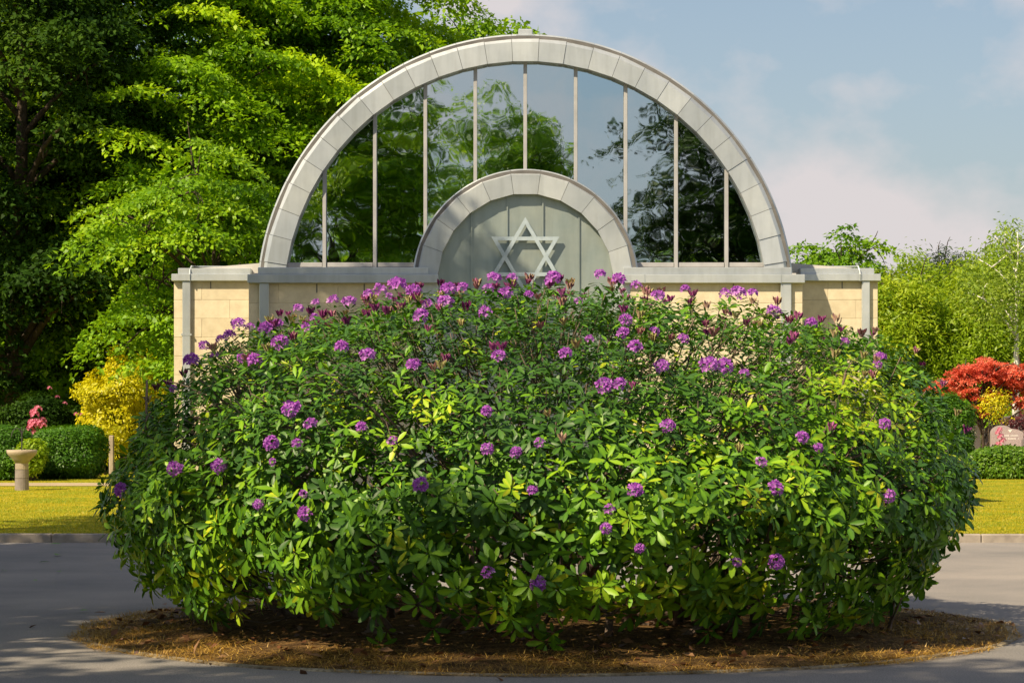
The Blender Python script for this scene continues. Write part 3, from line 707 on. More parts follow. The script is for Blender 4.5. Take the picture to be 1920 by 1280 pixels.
# ------------------------------------------------------------------ shrubs and hedges
def shrub(name, loc, rx, ry, h, leafmat, seed, n, leaf, power=2.0, aspect=0.5, zc=0.45, lump=0.12, stems=10, root=None, shell=0.35, lfreq=3.0, base=0.0):
    r = np.random.RandomState(seed); root = empty(name, loc)
    u = unit(r.normal(size=(n, 3)))
    k = (np.abs(u) ** power).sum(1) ** (-1 / power)
    f = field(seed, lfreq, 9); sh = 1 + lump * f(u * np.array((rx, ry, h)))
    q = (1 - shell * r.rand(n) ** 1.6) * sh * k
    P = u * q[:, None] * np.array((rx, ry, h * (1 - zc))); lowm = u[:, 2] < 0
    P[lowm, 2] *= (zc - base / h) / (1 - zc); P[:, 2] += h * zc
    P[:, 2] = np.maximum(P[:, 2], 0.04)
    Nn = unit(u * 0.9 + np.array((0, 0, 0.5)) + r.normal(0, 0.5, (n, 3)))
    D = r.normal(size=(n, 3)) + u * 0.5; D = unit(D - Nn * (D * Nn).sum(1, keepdims=True))
    L = leaf * r.uniform(0.6, 1.3, n)
    tone = np.clip(0.5 + 0.22 * field(seed + 1, 2.5)(P) + r.normal(0, 0.17, n), 0, 1)
    tag(link('crown', quad_mesh('crown', leaf_quads(P, D, Nn, L, L * aspect), M[leafmat], tone), root), kind='stuff')
    mb = MB()
    for _ in range(stems):
        a = r.uniform(0, 6.283); b_ = r.rand() ** 0.5
        limb(mb, (0.5 * rx * r.normal() * 0.5, 0.5 * ry * r.normal() * 0.5, 0.0), (rx * 0.8 * b_ * math.cos(a), ry * 0.8 * b_ * math.sin(a), h * r.uniform(0.35, 0.85)), 0.03, 0.008, r, 5, seg=5)
    link('trunk', mb.mesh('trunk', M['bark']), root)
    return root

def posy(mat, R_, seed, nfl=12):
    """round head of five-petalled florets"""
    r = np.random.RandomState(seed); V = []; T = []
    for k in range(nfl):
        z = 1 - (k + 0.5) / nfl * 1.05; ph = 2.39996 * k; s_ = math.sqrt(max(0, 1 - z * z))
        ax_ = unit(np.array((s_ * math.cos(ph), s_ * math.sin(ph), z)) + r.normal(0, 0.10, 3))
        u_ = unit(np.cross(ax_, (0.2, 0.5, 0.9))); w_ = np.cross(ax_, u_); c = ax_ * R_ * r.uniform(0.52, 0.66)
        t0 = r.uniform(0, 6.28); tn = r.uniform(0.25, 0.8)
        for p in range(5):
            a = t0 + p * 1.2566 + r.normal(0, 0.08); d = u_ * math.cos(a) + w_ * math.sin(a); sd_ = np.cross(ax_, d)
            L = R_ * r.uniform(0.40, 0.54); up = r.uniform(0.55, 0.9)
            V += [c, c + d * L * 0.62 + ax_ * L * up * 0.75 + sd_ * L * 0.33, c + d * L * 0.98 + ax_ * L * up * 0.82, c + d * L * 0.62 + ax_ * L * up * 0.75 - sd_ * L * 0.33]
            T.append(np.clip(tn + r.normal(0, 0.14), 0, 1))
    return quad_mesh('flower', np.array(V), M[mat], np.array(T))
pink_posy = posy('pink_petal', 0.14, 9, 10)

HG = 'clipped hedges on the left lawn'
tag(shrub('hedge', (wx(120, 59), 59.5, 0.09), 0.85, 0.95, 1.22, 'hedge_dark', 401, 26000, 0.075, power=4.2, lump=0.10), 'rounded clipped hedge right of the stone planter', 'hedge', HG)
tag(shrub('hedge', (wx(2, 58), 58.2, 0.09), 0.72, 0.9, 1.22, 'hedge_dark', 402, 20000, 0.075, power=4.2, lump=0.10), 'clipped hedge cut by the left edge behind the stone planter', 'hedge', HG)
tag(shrub('hedge', (wx(1905, 59), 59.6, 0.09), 1.15, 0.8, 0.74, 'hedge_leaf', 403, 26000, 0.085, power=3.6, lump=0.10), 'bright green clipped hedge in front of the gravestones', 'hedge')
tag(shrub('lime_shrub', (wx(72, 58.4), 57.4, 0.09), 0.34, 0.3, 1.02, 'lime_leaf', 404, 2600, 0.09, lump=0.25, zc=0.6), 'lime green shoot leaning out between hedge and planter', 'shrub')
tag(shrub('golden_shrub', (wx(222, 63), 63.5, 0.09), 1.12, 1.0, 2.95, 'gold_leaf', 405, 17000, 0.10, lump=0.28, zc=0.62, lfreq=4.5, base=0.3), 'golden yellow shrub left of the chapel wall', 'shrub')
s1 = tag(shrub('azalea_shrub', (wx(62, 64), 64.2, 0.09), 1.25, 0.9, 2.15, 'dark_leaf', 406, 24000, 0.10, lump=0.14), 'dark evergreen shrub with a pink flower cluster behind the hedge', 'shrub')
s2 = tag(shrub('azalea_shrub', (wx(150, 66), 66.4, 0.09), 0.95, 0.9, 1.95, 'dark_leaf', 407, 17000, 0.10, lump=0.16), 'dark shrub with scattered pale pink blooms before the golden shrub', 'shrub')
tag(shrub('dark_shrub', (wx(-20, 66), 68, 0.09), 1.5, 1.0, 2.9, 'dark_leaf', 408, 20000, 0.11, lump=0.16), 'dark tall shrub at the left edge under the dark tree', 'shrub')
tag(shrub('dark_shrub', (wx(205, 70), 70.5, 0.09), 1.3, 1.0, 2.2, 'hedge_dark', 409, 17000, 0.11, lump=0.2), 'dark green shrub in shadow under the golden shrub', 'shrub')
tag(shrub('leafy_shrub', (wx(300, 66), 67.5, 0.09), 1.4, 1.0, 3.4, 'chestnut_leaf', 410, 17000, 0.14, lump=0.22), 'tall yellow-green bush touching the left chapel corner', 'shrub')
rp_ = np.random.RandomState(5)
for k in range(17):
    link('flower', pink_posy, s1, (wx(72, 63.2) - ROOT[s1][0] + rp_.normal(0, 0.11), 62.9 - 64.2 + rp_.normal(0, 0.08), wz(795, 63.2) - 0.09 + rp_.normal(0, 0.15))).scale = (0.85,) * 3
for px, py in ((105, 745), (119, 757), (140, 777), (151, 778), (90, 728), (36, 772)):
    o = link('flower', pink_posy, s2 if px > 100 else s1, (wx(px, 65.2) - ROOT[s2 if px > 100 else s1][0], 65.4 - ROOT[s2 if px > 100 else s1][1], wz(py, 65.2) - 0.09)); o.scale = (0.5,) * 3

# red maple, golden bush and dark red bush near the graves
mp_ = np.random.RandomState(77); pl_ = []
for px, py, q in ((1762, 722, .24), (1778, 716, .32), (1800, 712, .36), (1796, 697, .26), (1826, 688, .36), (1812, 728, .34), (1838, 700, .38), (1856, 706, .36), (1872, 690, .30), (1846, 684, .26), (1900, 688, .38), (1922, 696, .40), (1892, 712, .36), (1944, 702, .4),
                  (1852, 728, .28), (1828, 746, .26), (1818, 764, .22), (1842, 768, .20), (1915, 722, .36), (1940, 725, .4), (1890, 740, .22), (1784, 733, .18), (1908, 748, .26), (1925, 760, .26)):
    for dy_ in (-0.55, 0.0, 0.6):
        a_ = mp_.uniform(0, 6.283); pl_.append((wx(px + mp_.normal(0, 5), 68) - wx(1848, 68), dy_ + mp_.normal(0, 0.15), wz(py + mp_.normal(0, 4), 68), q * mp_.uniform(0.75, 1.1), 0.5 + mp_.normal(0, 0.2), math.cos(a_), math.sin(a_), 0))
rm_ = make_tree('red_maple', at(1848, 68), 3.0, (2.3, 1.3, 1.1, 0.66), 'red_leaf', 411, npad=10, per=300, leaf=0.075, pad=0.34, trunk=0.07, nlimb=40, spread=0.16, droop=0.3, pads=np.array(pl_))
tag(rm_, 'red Japanese maple spreading over the gravestones', 'tree')
tag(shrub('golden_shrub', (wx(1868, 66.9), 66.95, 0.0), 0.40, 0.3, 2.25, 'gold_leaf', 412, 1000, 0.075, lump=0.42, zc=0.86, lfreq=7, base=1.5), 'small bright yellow bush showing through under the red maple', 'shrub')
tag(shrub('purple_shrub', (wx(1915, 72), 72, 0.0), 0.9, 0.6, 1.75, 'purple_leaf', 413, 7000, 0.08, lump=0.2), 'dark purple-red bush at the right edge behind the gravestones', 'shrub')
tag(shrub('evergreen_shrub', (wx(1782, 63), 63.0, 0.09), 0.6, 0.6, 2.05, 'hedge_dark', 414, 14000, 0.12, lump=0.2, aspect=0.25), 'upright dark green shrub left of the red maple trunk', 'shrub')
tag(shrub('leafy_shrub', (wx(1700, 76), 76, 0.0), 1.6, 1.0, 2.6, 'willow_leaf', 415, 15000, 0.15, lump=0.2), 'pale green bush low behind the right end of the chapel', 'shrub')
tag(shrub('leafy_shrub', (wx(1850, 78), 78.5, 0.0), 2.3, 1.0, 2.4, 'chestnut_leaf', 416, 17000, 0.15, lump=0.2), 'green bush closing the view behind the gravestones', 'shrub')

# ------------------------------------------------------------------ stone planter, stone post, gravestones
Yb = 50.3; bx = wx(41, Yb)
pl = tag(empty('stone_planter', (bx, Yb, 0.095)), 'sandstone pedestal bowl planter standing on the left lawn', 'planter')
z0 = 0.095
def sq(w0, w1, za, zb_): return MB().lathe([(0, za), (w0, za), (w1, zb_), (0, zb_)], bx, Yb, 20)
ped = sq(0.142, 0.138, z0 - 0.02, z0 + 0.235).build('pedestal', M['stone_band'], pl)
sq(0.138, 0.134, z0 + 0.243, z0 + 0.415).build('pedestal_drum', M['stone_band'], pl)
sq(0.134, 0.132, z0 + 0.423, z0 + 0.66).build('pedestal_drum', M['stone'], pl)
zt = wz(843, Yb)
MB().lathe([(0, zt - 0.27), (0.135, zt - 0.265), (0.17, zt - 0.20), (0.27, zt - 0.11), (0.30, zt - 0.06), (0.305, zt), (0.27, zt), (0.25, zt - 0.04), (0, zt - 0.05)], bx, Yb, 32).build('bowl', M['stone'], pl, True)
mb = MB().tube([(bx, Yb, zt - 0.06), (bx, Yb, wz(800, Yb))], 0.016, 6)
mb.build('hook_pole', M['iron'], pl)
for sx in (-1, 1):
    pts = [(bx + sx * 0.105 * (1 - math.cos(t)), Yb, wz(822, Yb) + 0.19 * math.sin(t) + 0.02) for t in np.linspace(0, math.pi * 0.98, 12)]
    MB().tube(pts, 0.010, 6).build('hook', M['iron'], pl)
tag(MB().box(wx(204, 62), wx(213, 62), 62, 62.14, 0.05, wz(816, 62), 0.02).build('stone_post', M['stone']), 'small pale stone post beside the left edge of the big bush', 'post')

def headstone(name, px0, px1, pytop, Y, mat, style, label, base=True, marks=None):
    x0, x1 = wx(px0, Y), wx(px1, Y); zt = wz(pytop, Y); xm, w = (x0 + x1) / 2, (x1 - x0) / 2
    root = tag(empty(name, (xm, Y, 0.0)), label, 'gravestone', 'gravestones in the plot on the right'); zb_ = 0.22
    A_ = np.linspace(0, 1, 17)
    if style == 'round': tp_ = [(xm + w * math.cos(t * math.pi), zt - w * 0.75 + w * 0.75 * math.sin(t * math.pi)) for t in A_]
    elif style == 'flat': tp_ = [(x1 - (x1 - x0) * t, zt - 0.10 * (2 * t - 1) ** 2) for t in A_]
    else: tp_ = [(x1 - (x1 - x0) * t, zt - 0.06 + 0.06 * math.sin(t * math.pi) - 0.05 * (abs(2 * t - 1) > 0.8)) for t in A_]
    MB().prism([(x0, zb_), (x1, zb_)] + tp_, Y - 0.07, Y + 0.07).build('slab', M[mat], root)
    MB().box(x0 - 0.10, x1 + 0.10, Y - 0.16, Y + 0.16, -0.02, zb_ - 0.002, 0.012).build('plinth', M[mat], root)
    if marks:
        r = np.random.RandomState(px0 + 3)
        for (zz, frac, hh) in marks:
            mb = MB(); x = xm - w * frac
            while x < xm + w * frac:
                wd = r.uniform(0.012, 0.022)
                if r.rand() < 0.86: mb.box(x, x + wd, Y - 0.074, Y - 0.066, zt - zz - hh, zt - zz)
                x += wd + 0.010
            mb.build('inscription', M['inscription'], root)
    return root
h1 = headstone('headstone', 1868, 1918, 803, 66.0, 'granite_pink', 'flat', 'pinkish grey gravestone with curved top and pale lettering', marks=((0.17, 0.62, 0.035), (0.25, 0.62, 0.035)))
x, zt = wx(1893, 66), wz(803, 66)
MB().add([(x - 0.06, 65.924, zt - 0.03), (x, 65.924, zt - 0.11), (x + 0.06, 65.924, zt - 0.03), (x - 0.06, 65.933, zt - 0.03), (x, 65.933, zt - 0.11), (x + 0.06, 65.933, zt - 0.03)], [(0, 1, 2), (5, 4, 3), (0, 3, 4, 1), (1, 4, 5, 2), (2, 5, 3, 0)]).build('carved_emblem', M['inscription'], h1)
headstone('headstone', 1857, 1899, 797, 66.5, 'granite_pink', 'round', 'round-topped pinkish gravestone behind the lettered one')
headstone('headstone', 1846, 1884, 796, 68.0, 'granite_grey', 'flat', 'dark grey gravestone beside the red maple trunk', marks=((0.14, 0.5, 0.03),))
h4 = headstone('headstone', 1876, 1925, 779, 73, 'granite_grey', 'shoulder', 'grey gravestone in the back row under the purple bush', marks=((0.18, 0.45, 0.035), (0.26, 0.45, 0.035)))
headstone('headstone', 1820, 1838, 796, 69.0, 'granite_white', 'round', 'small white round gravestone left of the maple trunk')
headstone('headstone', 1916, 1960, 817, 65.2, 'granite_grey', 'flat', 'grey gravestone cut by the right edge of the picture')
fl = tag(empty('flower_posy', (wx(1873, 65.6), 65.55, 0.0)), 'pink flowers standing against the lettered gravestone', 'flowers')
MB().tube([(wx(1873, 65.6), 65.55, 0.0), (wx(1873, 65.6), 65.55, 0.95)], 0.012, 5).build('stem', M['hedge_leaf'], fl)
MB().lathe([(0.0, 0.0), (0.07, 0.0), (0.06, 0.28), (0.08, 0.42), (0.0, 0.42)], wx(1873, 65.6), 65.55, 14).build('vase', M['granite_grey'], fl)
for k in range(9): link('flower', pink_posy, fl, (rp_.normal(0, 0.05), rp_.normal(0, 0.04), 0.78 + 0.055 * k)).scale = (0.55,) * 3
mb = MB().box(wx(1835, 64.9), wx(1990, 64.9), 65.0, 74.5, 0.0, 0.115); tag(mb.build('grave_paving', M['path']), kind='structure')

# ------------------------------------------------------------------ the great rhododendron
PZk = np.array([0.0, 0.15, 0.32, 0.58, 0.85, 1.10, 1.45, 1.75, 1.98, 2.20, 2.36, 2.48, 2.54])
PZk = np.where(PZk > 1.5, 1.5 + (PZk - 1.5) * 0.93, PZk); ZTOP = PZk[-1]
PRk = np.array([2.46, 2.66, 2.86, 3.09, 3.22, 3.24, 3.12, 2.97, 2.74, 2.36, 1.90, 1.22, 0.0])
lobes = field(77, 2.0, 9); lobes2 = field(78, 4.6, 9)
def prof(z): return np.interp(z, PZk, PRk)
def bump_at(P): return 0.085 * lobes(P) + 0.085 * lobes2(P)
bush_c = np.array((BED[0], BED[1], 0.0))
bush = tag(empty('rhododendron_bush', (BED[0], BED[1], 0.08)), 'huge rounded rhododendron with purple flowers on the round bed', 'bush')
BO = ROOT[bush]

# surface samples: arc length along the profile times circumference
zt_ = np.interp(np.linspace(0, 1, 400), np.linspace(0, 1, len(PZk)), PZk); rt_ = prof(zt_)
seg = np.hypot(np.diff(zt_), np.diff(rt_)); wgt = seg * (rt_[1:] + rt_[:-1]) / 2; cdf = np.concatenate([[0], np.cumsum(wgt)]) / wgt.sum()
def bush_points(n, r, depth):
    t = np.interp(r.rand(n), cdf, np.arange(400)); z = np.interp(t, np.arange(400), zt_); rad = np.interp(t, np.arange(400), rt_)
    a = r.uniform(0, 6.283, n)
    dz = np.gradient(zt_); dr = np.gradient(rt_); nz_ = np.interp(t, np.arange(400), -dr); nr_ = np.interp(t, np.arange(400), dz)
    Nn = unit(np.stack([nr_ * np.cos(a), nr_ * np.sin(a), nz_], 1))
    P = np.stack([rad * np.cos(a), rad * np.sin(a), z], 1)
    P = P + Nn * (bump_at(P) - depth)[:, None]
    return P, Nn
rb = np.random.RandomState(42)
n1, n2 = 8600, 4600
dep = np.concatenate([rb.rand(n1) ** 1.6 * 0.22, 0.18 + rb.rand(n2) * 0.62])
BP, BN = bush_points(n1 + n2, rb, dep)
low = 0.29 + 0.10 * field(79, 1.6)(BP)
sidef = np.abs(BP[:, 0]) / 3.2
thin = np.clip((BP[:, 2] - low) / 0.55, 0, 1) ** 0.8 * 0.62 + 0.38      # the skirt is thin: stems and dark show through
keep = ((BP[:, 2] > low - 0.26 * np.clip(sidef - 0.55, 0, 1) * 2) & (rb.rand(len(BP)) < thin)) | ((rb.rand(len(BP)) < 0.09) & (BP[:, 2] > 0.08))
keep |= (dep > 0.34) & (BP[:, 2] > 0.14) & (rb.rand(len(BP)) < 0.8)      # inner leaves reach lower
hole = field(80, 3.2, 9)(BP)                      # dark pockets between the branch tiers
keep &= ~((hole > 0.55) & (dep < 0.36) & (rb.rand(len(BP)) < 0.86))
BP, BN = BP[keep], BN[keep]

# flower trusses seen in the photograph, carried to the bush's surface
FL = [(1125, 520), (1160, 530), (1192, 541), (1233, 560), (1285, 547), (1359, 556), (1384, 555), (1411, 555), (960, 527), (926, 527), (1037, 529), (915, 547), (947, 556), (991, 558), (1084, 570),
      (1172, 605), (1168, 629), (1226, 626), (1328, 688), (1356, 690), (1394, 703), (1133, 727), (1161, 724), (909, 591), (776, 689), (522, 614), (470, 618), (448, 612), (432, 634), (404, 672), (360, 681), (328, 732), (415, 640), (385, 652), (500, 622),
      (625, 568), (655, 571), (690, 556), (712, 549), (745, 540), (775, 552), (802, 577), (835, 572), (868, 545), (592, 572), (560, 583), (790, 598), (730, 560), (840, 548), (590, 600), (575, 620), (526, 648), (480, 680), (455, 676), (690, 670), (642, 656),
      (585, 797), (512, 833), (559, 833), (514, 867), (488, 945), (574, 962), (572, 926), (415, 875), (330, 880), (343, 880), (232, 918), (680, 803), (738, 828), (790, 911), (914, 774), (1011, 832), (914, 844), (968, 849), (915, 1070), (1008, 1090),
      (1191, 921), (1141, 954), (1135, 990), (1198, 1025), (1380, 1052), (1453, 1050), (1451, 916), (1425, 868), (1501, 822), (1531, 842), (1663, 929), (1649, 675), (1655, 798), (1641, 688), (999, 921), (1251, 801), (561, 764), (547, 770), (1190, 655), (1105, 640), (935, 672), (1060, 668), (1280, 640), (1450, 590), (1520, 612), (1580, 648), (1240, 690)]
def hit(px, py, off=0.03):
    best = None
    for Y in np.arange(14.8, 22.0, 0.03):
        X, Z = wx(px, Y), wz(py, Y); P = np.array((X, Y, Z)) - bush_c
        if Z > ZTOP + 0.02: d = -1e3 if best is None else 9
        d = prof(min(max(Z, 0), ZTOP)) + bump_at(P) + off - math.hypot(P[0], P[1]) if Z < ZTOP else -(Z - ZTOP + 0.04) * 3 - 0.3
        if d >= 0: return P
        if best is None or d > best[0]: best = (d, P)
    return best[1]
FP = np.array([hit(a, b) for a, b in FL])
def surf_normal(P):
    rad = np.hypot(P[:, 0], P[:, 1]); z = np.clip(P[:, 2], 0.02, ZTOP - 0.02)
    sl = (prof(z + 0.02) - prof(z - 0.02)) / 0.04
    return unit(np.stack([P[:, 0] / np.maximum(rad, 0.05), P[:, 1] / np.maximum(rad, 0.05), -sl], 1))
FN = surf_normal(FP)
# buds, mostly over the crown of the bush
nb = 190
BuP, BuN = bush_points(3000, np.random.RandomState(9), np.full(3000, -0.02))
sel = (BuP[:, 2] > 1.1) & (BuP[:, 1] < 1.4); wsel = np.where(sel)[0]; pr_ = (BuP[wsel, 2] - 0.9) ** 2; wsel = np.random.RandomState(10).choice(wsel, nb, False, pr_ / pr_.sum())
BuP, BuN = BuP[wsel], BuN[wsel]

# whorls: at sampled tips, and under each truss and bud
WP = np.concatenate([BP, FP - FN * 0.035, BuP - BuN * 0.02]); WN = np.concatenate([BN, FN, BuN]); nW = len(WP)
axis = unit(WN * 0.86 + np.array((0, 0, 0.5)) * np.clip((WP[:, 2:3] - 0.1) / 1.1, 0.35, 1.3) + rb.normal(0, 0.24, (nW, 3)))
cnt = rb.randint(6, 11, nW); idx = np.repeat(np.arange(nW), cnt); m = len(idx)
kk = np.concatenate([np.arange(c) for c in cnt]); A0 = rb.uniform(0, 6.283, nW)[idx]
phi = A0 + kk * 2.39996 + rb.normal(0, 0.15, m)
ax_ = axis[idx]; U = unit(np.cross(ax_, np.array((0.3, 0.1, 0.95)) + 0 * ax_)); Wv = np.cross(ax_, U)
radial = U * np.cos(phi)[:, None] + Wv * np.sin(phi)[:, None]
tilt = (0.42 - 0.085 * kk + rb.normal(0, 0.16, m)) + rb.normal(-0.05, 0.22, nW)[idx]
D = unit(radial * np.cos(tilt)[:, None] + ax_ * np.sin(tilt)[:, None])
Nn = unit(ax_ * np.cos(tilt)[:, None] - radial * np.sin(tilt)[:, None] + rb.normal(0, 0.16, (m, 3)))
Nn = unit(Nn - D * (Nn * D).sum(1, keepdims=True)); S = np.cross(D, Nn)
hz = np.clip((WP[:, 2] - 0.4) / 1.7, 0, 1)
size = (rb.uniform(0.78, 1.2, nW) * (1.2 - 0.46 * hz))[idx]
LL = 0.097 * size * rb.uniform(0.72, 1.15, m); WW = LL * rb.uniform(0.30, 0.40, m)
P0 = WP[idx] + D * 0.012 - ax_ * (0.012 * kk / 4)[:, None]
sun_patch = sum(np.exp(-((WP - hit(*q)) ** 2).sum(1) / 0.10) for q in ((790, 745), (745, 790), (1640, 735), (1690, 770), (1600, 705)))      # sunlit clumps painted into the leaf tone
wt_ = np.clip(0.46 - 0.30 * hz + 0.5 * sun_patch + 0.16 * field(81, 1.3)(WP) + rb.normal(0, 0.17, nW) + 0.12 * (field(82, 1.0)(WP) > 1.0), 0, 0.90)
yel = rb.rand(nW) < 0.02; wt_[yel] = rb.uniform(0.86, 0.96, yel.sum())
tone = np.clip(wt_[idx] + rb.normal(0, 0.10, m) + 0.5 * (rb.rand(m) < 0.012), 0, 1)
# leaf template: obovate, folded along the midrib, tip bent down
tm = [(0, 0, 0)]
for y_, w_ in ((0.16, 0.20), (0.50, 0.50), (0.84, 0.38)):
    zz = -0.10 * y_ ** 2
    tm += [(-w_, y_, zz + 0.035 * w_ * 2), (0, y_, zz), (w_, y_, zz + 0.035 * w_ * 2)]
tm += [(0, 1.0, -0.115)]
tm = np.array(tm); nv = len(tm)
tf = [(0, 2, 1), (0, 3, 2)]
for k in range(2):
    a_, b_ = 1 + 3 * k, 4 + 3 * k
    tf += [(a_, a_ + 1, b_ + 1), (a_, b_ + 1, b_), (a_ + 1, a_ + 2, b_ + 2), (a_ + 1, b_ + 2, b_ + 1)]
tf += [(7, 8, 10), (8, 9, 10)]; tf = np.array(tf)
vein = np.where(np.abs(tm[:, 0]) < 1e-6, 0.09, -0.045)      # paler midrib
# the 300 nearest, largest leaves are parts of their own
WY = WP[:, 1] + 0.25 * np.abs(WP[:, 0] - 0.1) ** 1.0 * 0 ; front = np.where((WP[:, 2] > 0.35))[0]
Nface = -WN[front, 1]
order = front[np.argsort(WP[front, 1] - 0.0 * Nface)]
single_w = order[:42]; is_single = np.isin(idx, single_w); sidx = np.where(is_single)[0][:300]; is_single[:] = False; is_single[sidx] = True
rest = ~is_single
V = (P0[rest][:, None, :] + S[rest][:, None, :] * (tm[None, :, 0:1] * WW[rest][:, None, None]) + D[rest][:, None, :] * (tm[None, :, 1:2] * LL[rest][:, None, None]) + Nn[rest][:, None, :] * (tm[None, :, 2:3] * LL[rest][:, None, None])).reshape(-1, 3)
V[:, 2] -= BO[2]
nl = int(rest.sum())
Fc = (np.arange(nl)[:, None, None] * nv + tf[None]).reshape(-1, 3)
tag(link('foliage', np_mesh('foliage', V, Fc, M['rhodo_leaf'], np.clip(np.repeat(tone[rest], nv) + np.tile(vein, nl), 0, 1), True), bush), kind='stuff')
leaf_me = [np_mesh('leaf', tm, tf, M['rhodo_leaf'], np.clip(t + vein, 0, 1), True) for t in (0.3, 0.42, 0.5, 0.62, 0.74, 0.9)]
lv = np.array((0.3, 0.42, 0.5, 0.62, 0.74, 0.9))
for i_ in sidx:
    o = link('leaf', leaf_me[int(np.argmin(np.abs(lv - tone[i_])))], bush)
    m4 = Matrix.Identity(4)
    for r_ in range(3):
        m4[r_][0] = S[i_, r_] * WW[i_]; m4[r_][1] = D[i_, r_] * LL[i_]; m4[r_][2] = Nn[i_, r_] * LL[i_]; m4[r_][3] = P0[i_, r_] - (BO[2] if r_ == 2 else 0)
    o.matrix_local = m4

truss = [posy('petal', 0.062, 31, 17), posy('petal', 0.056, 32, 14), posy('petal', 0.050, 33, 9)]
def orient(o, P, N_, sc, spin):
    q = Vector(N_).to_track_quat('Z', 'Y'); o.rotation_mode = 'QUATERNION'
    o.rotation_quaternion = q @ Matrix.Rotation(spin, 3, 'Z').to_quaternion()
    o.location = (P[0], P[1], P[2] - BO[2]); o.scale = (sc,) * 3
for k, (P, N_) in enumerate(zip(FP, FN)):
    d = unit(N_ * 0.7 + np.array((0, -0.25, 0.45)) + rb.normal(0, 0.12, 3))
    orient(link('flower', truss[k % 3], bush), P + N_ * 0.015, d, rb.uniform(0.58, 1.02) * (1.12 if P[2] > 1.8 else 1.0), rb.uniform(0, 6.28))
def bud_mesh(seed, opened):
    r = np.random.RandomState(seed); V = []; T = []
    for k in range(9):
        a = k * 2.4; s_ = 0.008 + 0.014 * (k / 9); base = np.array((s_ * math.cos(a) * 0.6, s_ * math.sin(a) * 0.6, 0.004 * k))
        d = unit(np.array((math.cos(a) * (0.25 + 0.05 * k), math.sin(a) * (0.25 + 0.05 * k), 1.0))); h = 0.052 - 0.0022 * k; w = 0.0085
        u_ = unit(np.cross(d, (0.1, 0.9, 0.3))); v_ = np.cross(d, u_); tip = base + d * h; mid = base + d * h * 0.55
        c4 = [mid + w * (u_ * math.cos(q) + v_ * math.sin(q)) for q in (0, 1.571, 3.142, 4.712)]
        for q in range(4): V += [base, c4[q], tip, c4[(q + 1) % 4]]; T.append(np.clip(opened + r.normal(0, 0.12), 0, 1))
    return quad_mesh('bud', np.array(V), M['bud'], np.array(T))
buds = [bud_mesh(1, 0.12), bud_mesh(2, 0.35), bud_mesh(3, 0.65), bud_mesh(4, 0.9)]
for k, (P, N_) in enumerate(zip(BuP, BuN)):
    d = unit(N_ * 0.35 + np.array((0, 0, 0.9)) + rb.normal(0, 0.1, 3))
    orient(link('bud', buds[k % 4], bush), P + N_ * 0.01, d, rb.uniform(0.9, 1.4), rb.uniform(0, 6.28))
# stems: crooked trunks spreading from the ground, and fine twigs near the skin
twigs = MB()
for k in range(64):
    mb = MB()
    a = rb.uniform(0, 6.283) if k > 22 else rb.uniform(-2.9, -0.25)
    r0 = rb.uniform(0.5, 2.1); r1 = rb.uniform(2.2, 3.0) if k % 3 else rb.uniform(0.8, 2.2)
    a1 = a + rb.normal(0, 0.25); z1 = rb.uniform(0.7, 1.9)
    p0 = np.array((r0 * math.cos(a), r0 * math.sin(a), -0.04)); p1 = np.array((r1 * math.cos(a1), r1 * math.sin(a1), z1))
    pts = []; w1 = rb.normal(0, 0.16, 3); w2 = rb.normal(0, 0.10, 3)
    for t in np.linspace(0, 1, 12):
        pts.append(p0 + (p1 - p0) * t + w1 * math.sin(t * 3.14) + w2 * math.sin(t * 6.28) + np.array((0, 0, -0.15 * math.sin(t * 3.14))) * (0.4 if t < 0.2 else 1))
    rad0 = rb.uniform(0.018, 0.045)
    pts = [np.array((p[0], p[1], max(p[2], -0.04))) for p in pts]
    mb.tube(pts, [rad0 * (1 - 0.72 * t) for t in np.linspace(0, 1, 12)], 7)
    for _ in range(3):
        b_ = pts[rb.randint(4, 11)]; e_ = b_ * np.array((1.15, 1.15, 1)) + np.array((rb.normal(0, 0.25), rb.normal(0, 0.25), rb.uniform(0.0, 0.5)))
        rl_ = prof(min(max(e_[2], 0.0), ZTOP)) - 0.12; rh_ = math.hypot(e_[0], e_[1])
        if rh_ > rl_: e_[:2] *= max(rl_, 0.05) / rh_
        limb(twigs, b_, e_, 0.012, 0.004, rb, 4, sag=0.1, seg=5)
    link('stem', mb.mesh('stem', M['bark_shrub'], (0, 0, BO[2] - 0.08), smooth=True), bush)
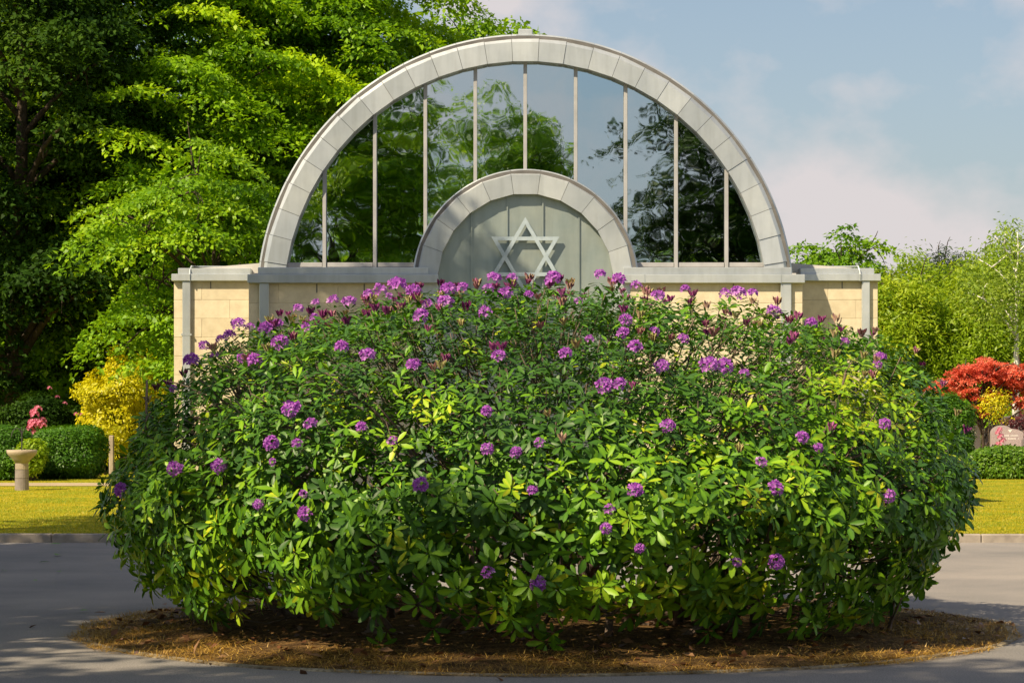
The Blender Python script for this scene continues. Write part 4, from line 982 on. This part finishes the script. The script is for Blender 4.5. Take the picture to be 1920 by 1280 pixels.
for i_ in rb.choice(len(BP), 900, False):
    P = BP[i_]; q = P * 0.80 + rb.normal(0, 0.10, 3); q[2] = max(q[2], 0.1)
    limb(twigs, q, P, 0.007, 0.0035, rb, 4, sag=-0.08, seg=4)
tag(link('twigs', twigs.mesh('twigs', M['bark_shrub'], (0, 0, BO[2] - 0.08), smooth=True), bush), kind='stuff')

# ------------------------------------------------------------------ litter
n = 900
a = rb.uniform(0, 6.283, n); rad = BED_R * np.sqrt(rb.rand(n)) * np.where(rb.rand(n) < 0.08, 1.14, 0.97)
P = np.stack([BED[0] + rad * np.cos(a), BED[1] + rad * np.sin(a), 0 * a], 1); P[:, 2] = bed_z(P[:, 0], P[:, 1]) + 0.012
N_ = unit(np.array((0, 0, 1)) + rb.normal(0, 0.35, (n, 3))); D_ = rb.normal(size=(n, 3)); D_ = unit(D_ - N_ * (D_ * N_).sum(1, keepdims=True)); L_ = rb.uniform(0.05, 0.12, n)
tag(link('leaf_litter', quad_mesh('leaf_litter', leaf_quads(P, D_, N_, L_, L_ * 0.5), M['dead_leaf'], rb.rand(n))), 'brown dead leaves strewn on the bed under the bush', 'leaf litter', kind='stuff')
fallen = np_mesh('fallen_leaf', tm * np.array((0.06, 0.13, 0.13)), tf, M['rhodo_leaf'], np.full(nv, 0.45), True)
for k, (px, py) in enumerate(((105, 1043), (96, 1056), (110, 1073), (92, 1022), (11, 1072), (255, 1067), (60, 1090), (150, 1148))):
    Y = F * EYE / (py - HOR); o = link('fallen_leaf', fallen, None, (wx(px, Y), Y, 0.017)); o.rotation_euler = (0.1, 0.12, k * 1.7); s_ = (1.4, 1.0, 0.8, 1.2, 0.8, 0.7, 0.6, 0.7)[k]; o.scale = (s_,) * 3
    tag(o, ('largest loose green leaf lying on the road left of the bush', 'green leaf just below the largest leaf on the road', 'small fallen leaf under the pair on the left road', 'fallen leaf lying right against the left kerb', 'fallen leaf at the left edge of the picture on the road', 'small fallen leaf nearest the left side of the bush', 'tiny fallen leaf in the middle of the left road', 'fallen leaf on the road just behind the bed at left')[k], 'leaf', 'fallen leaves on the road')
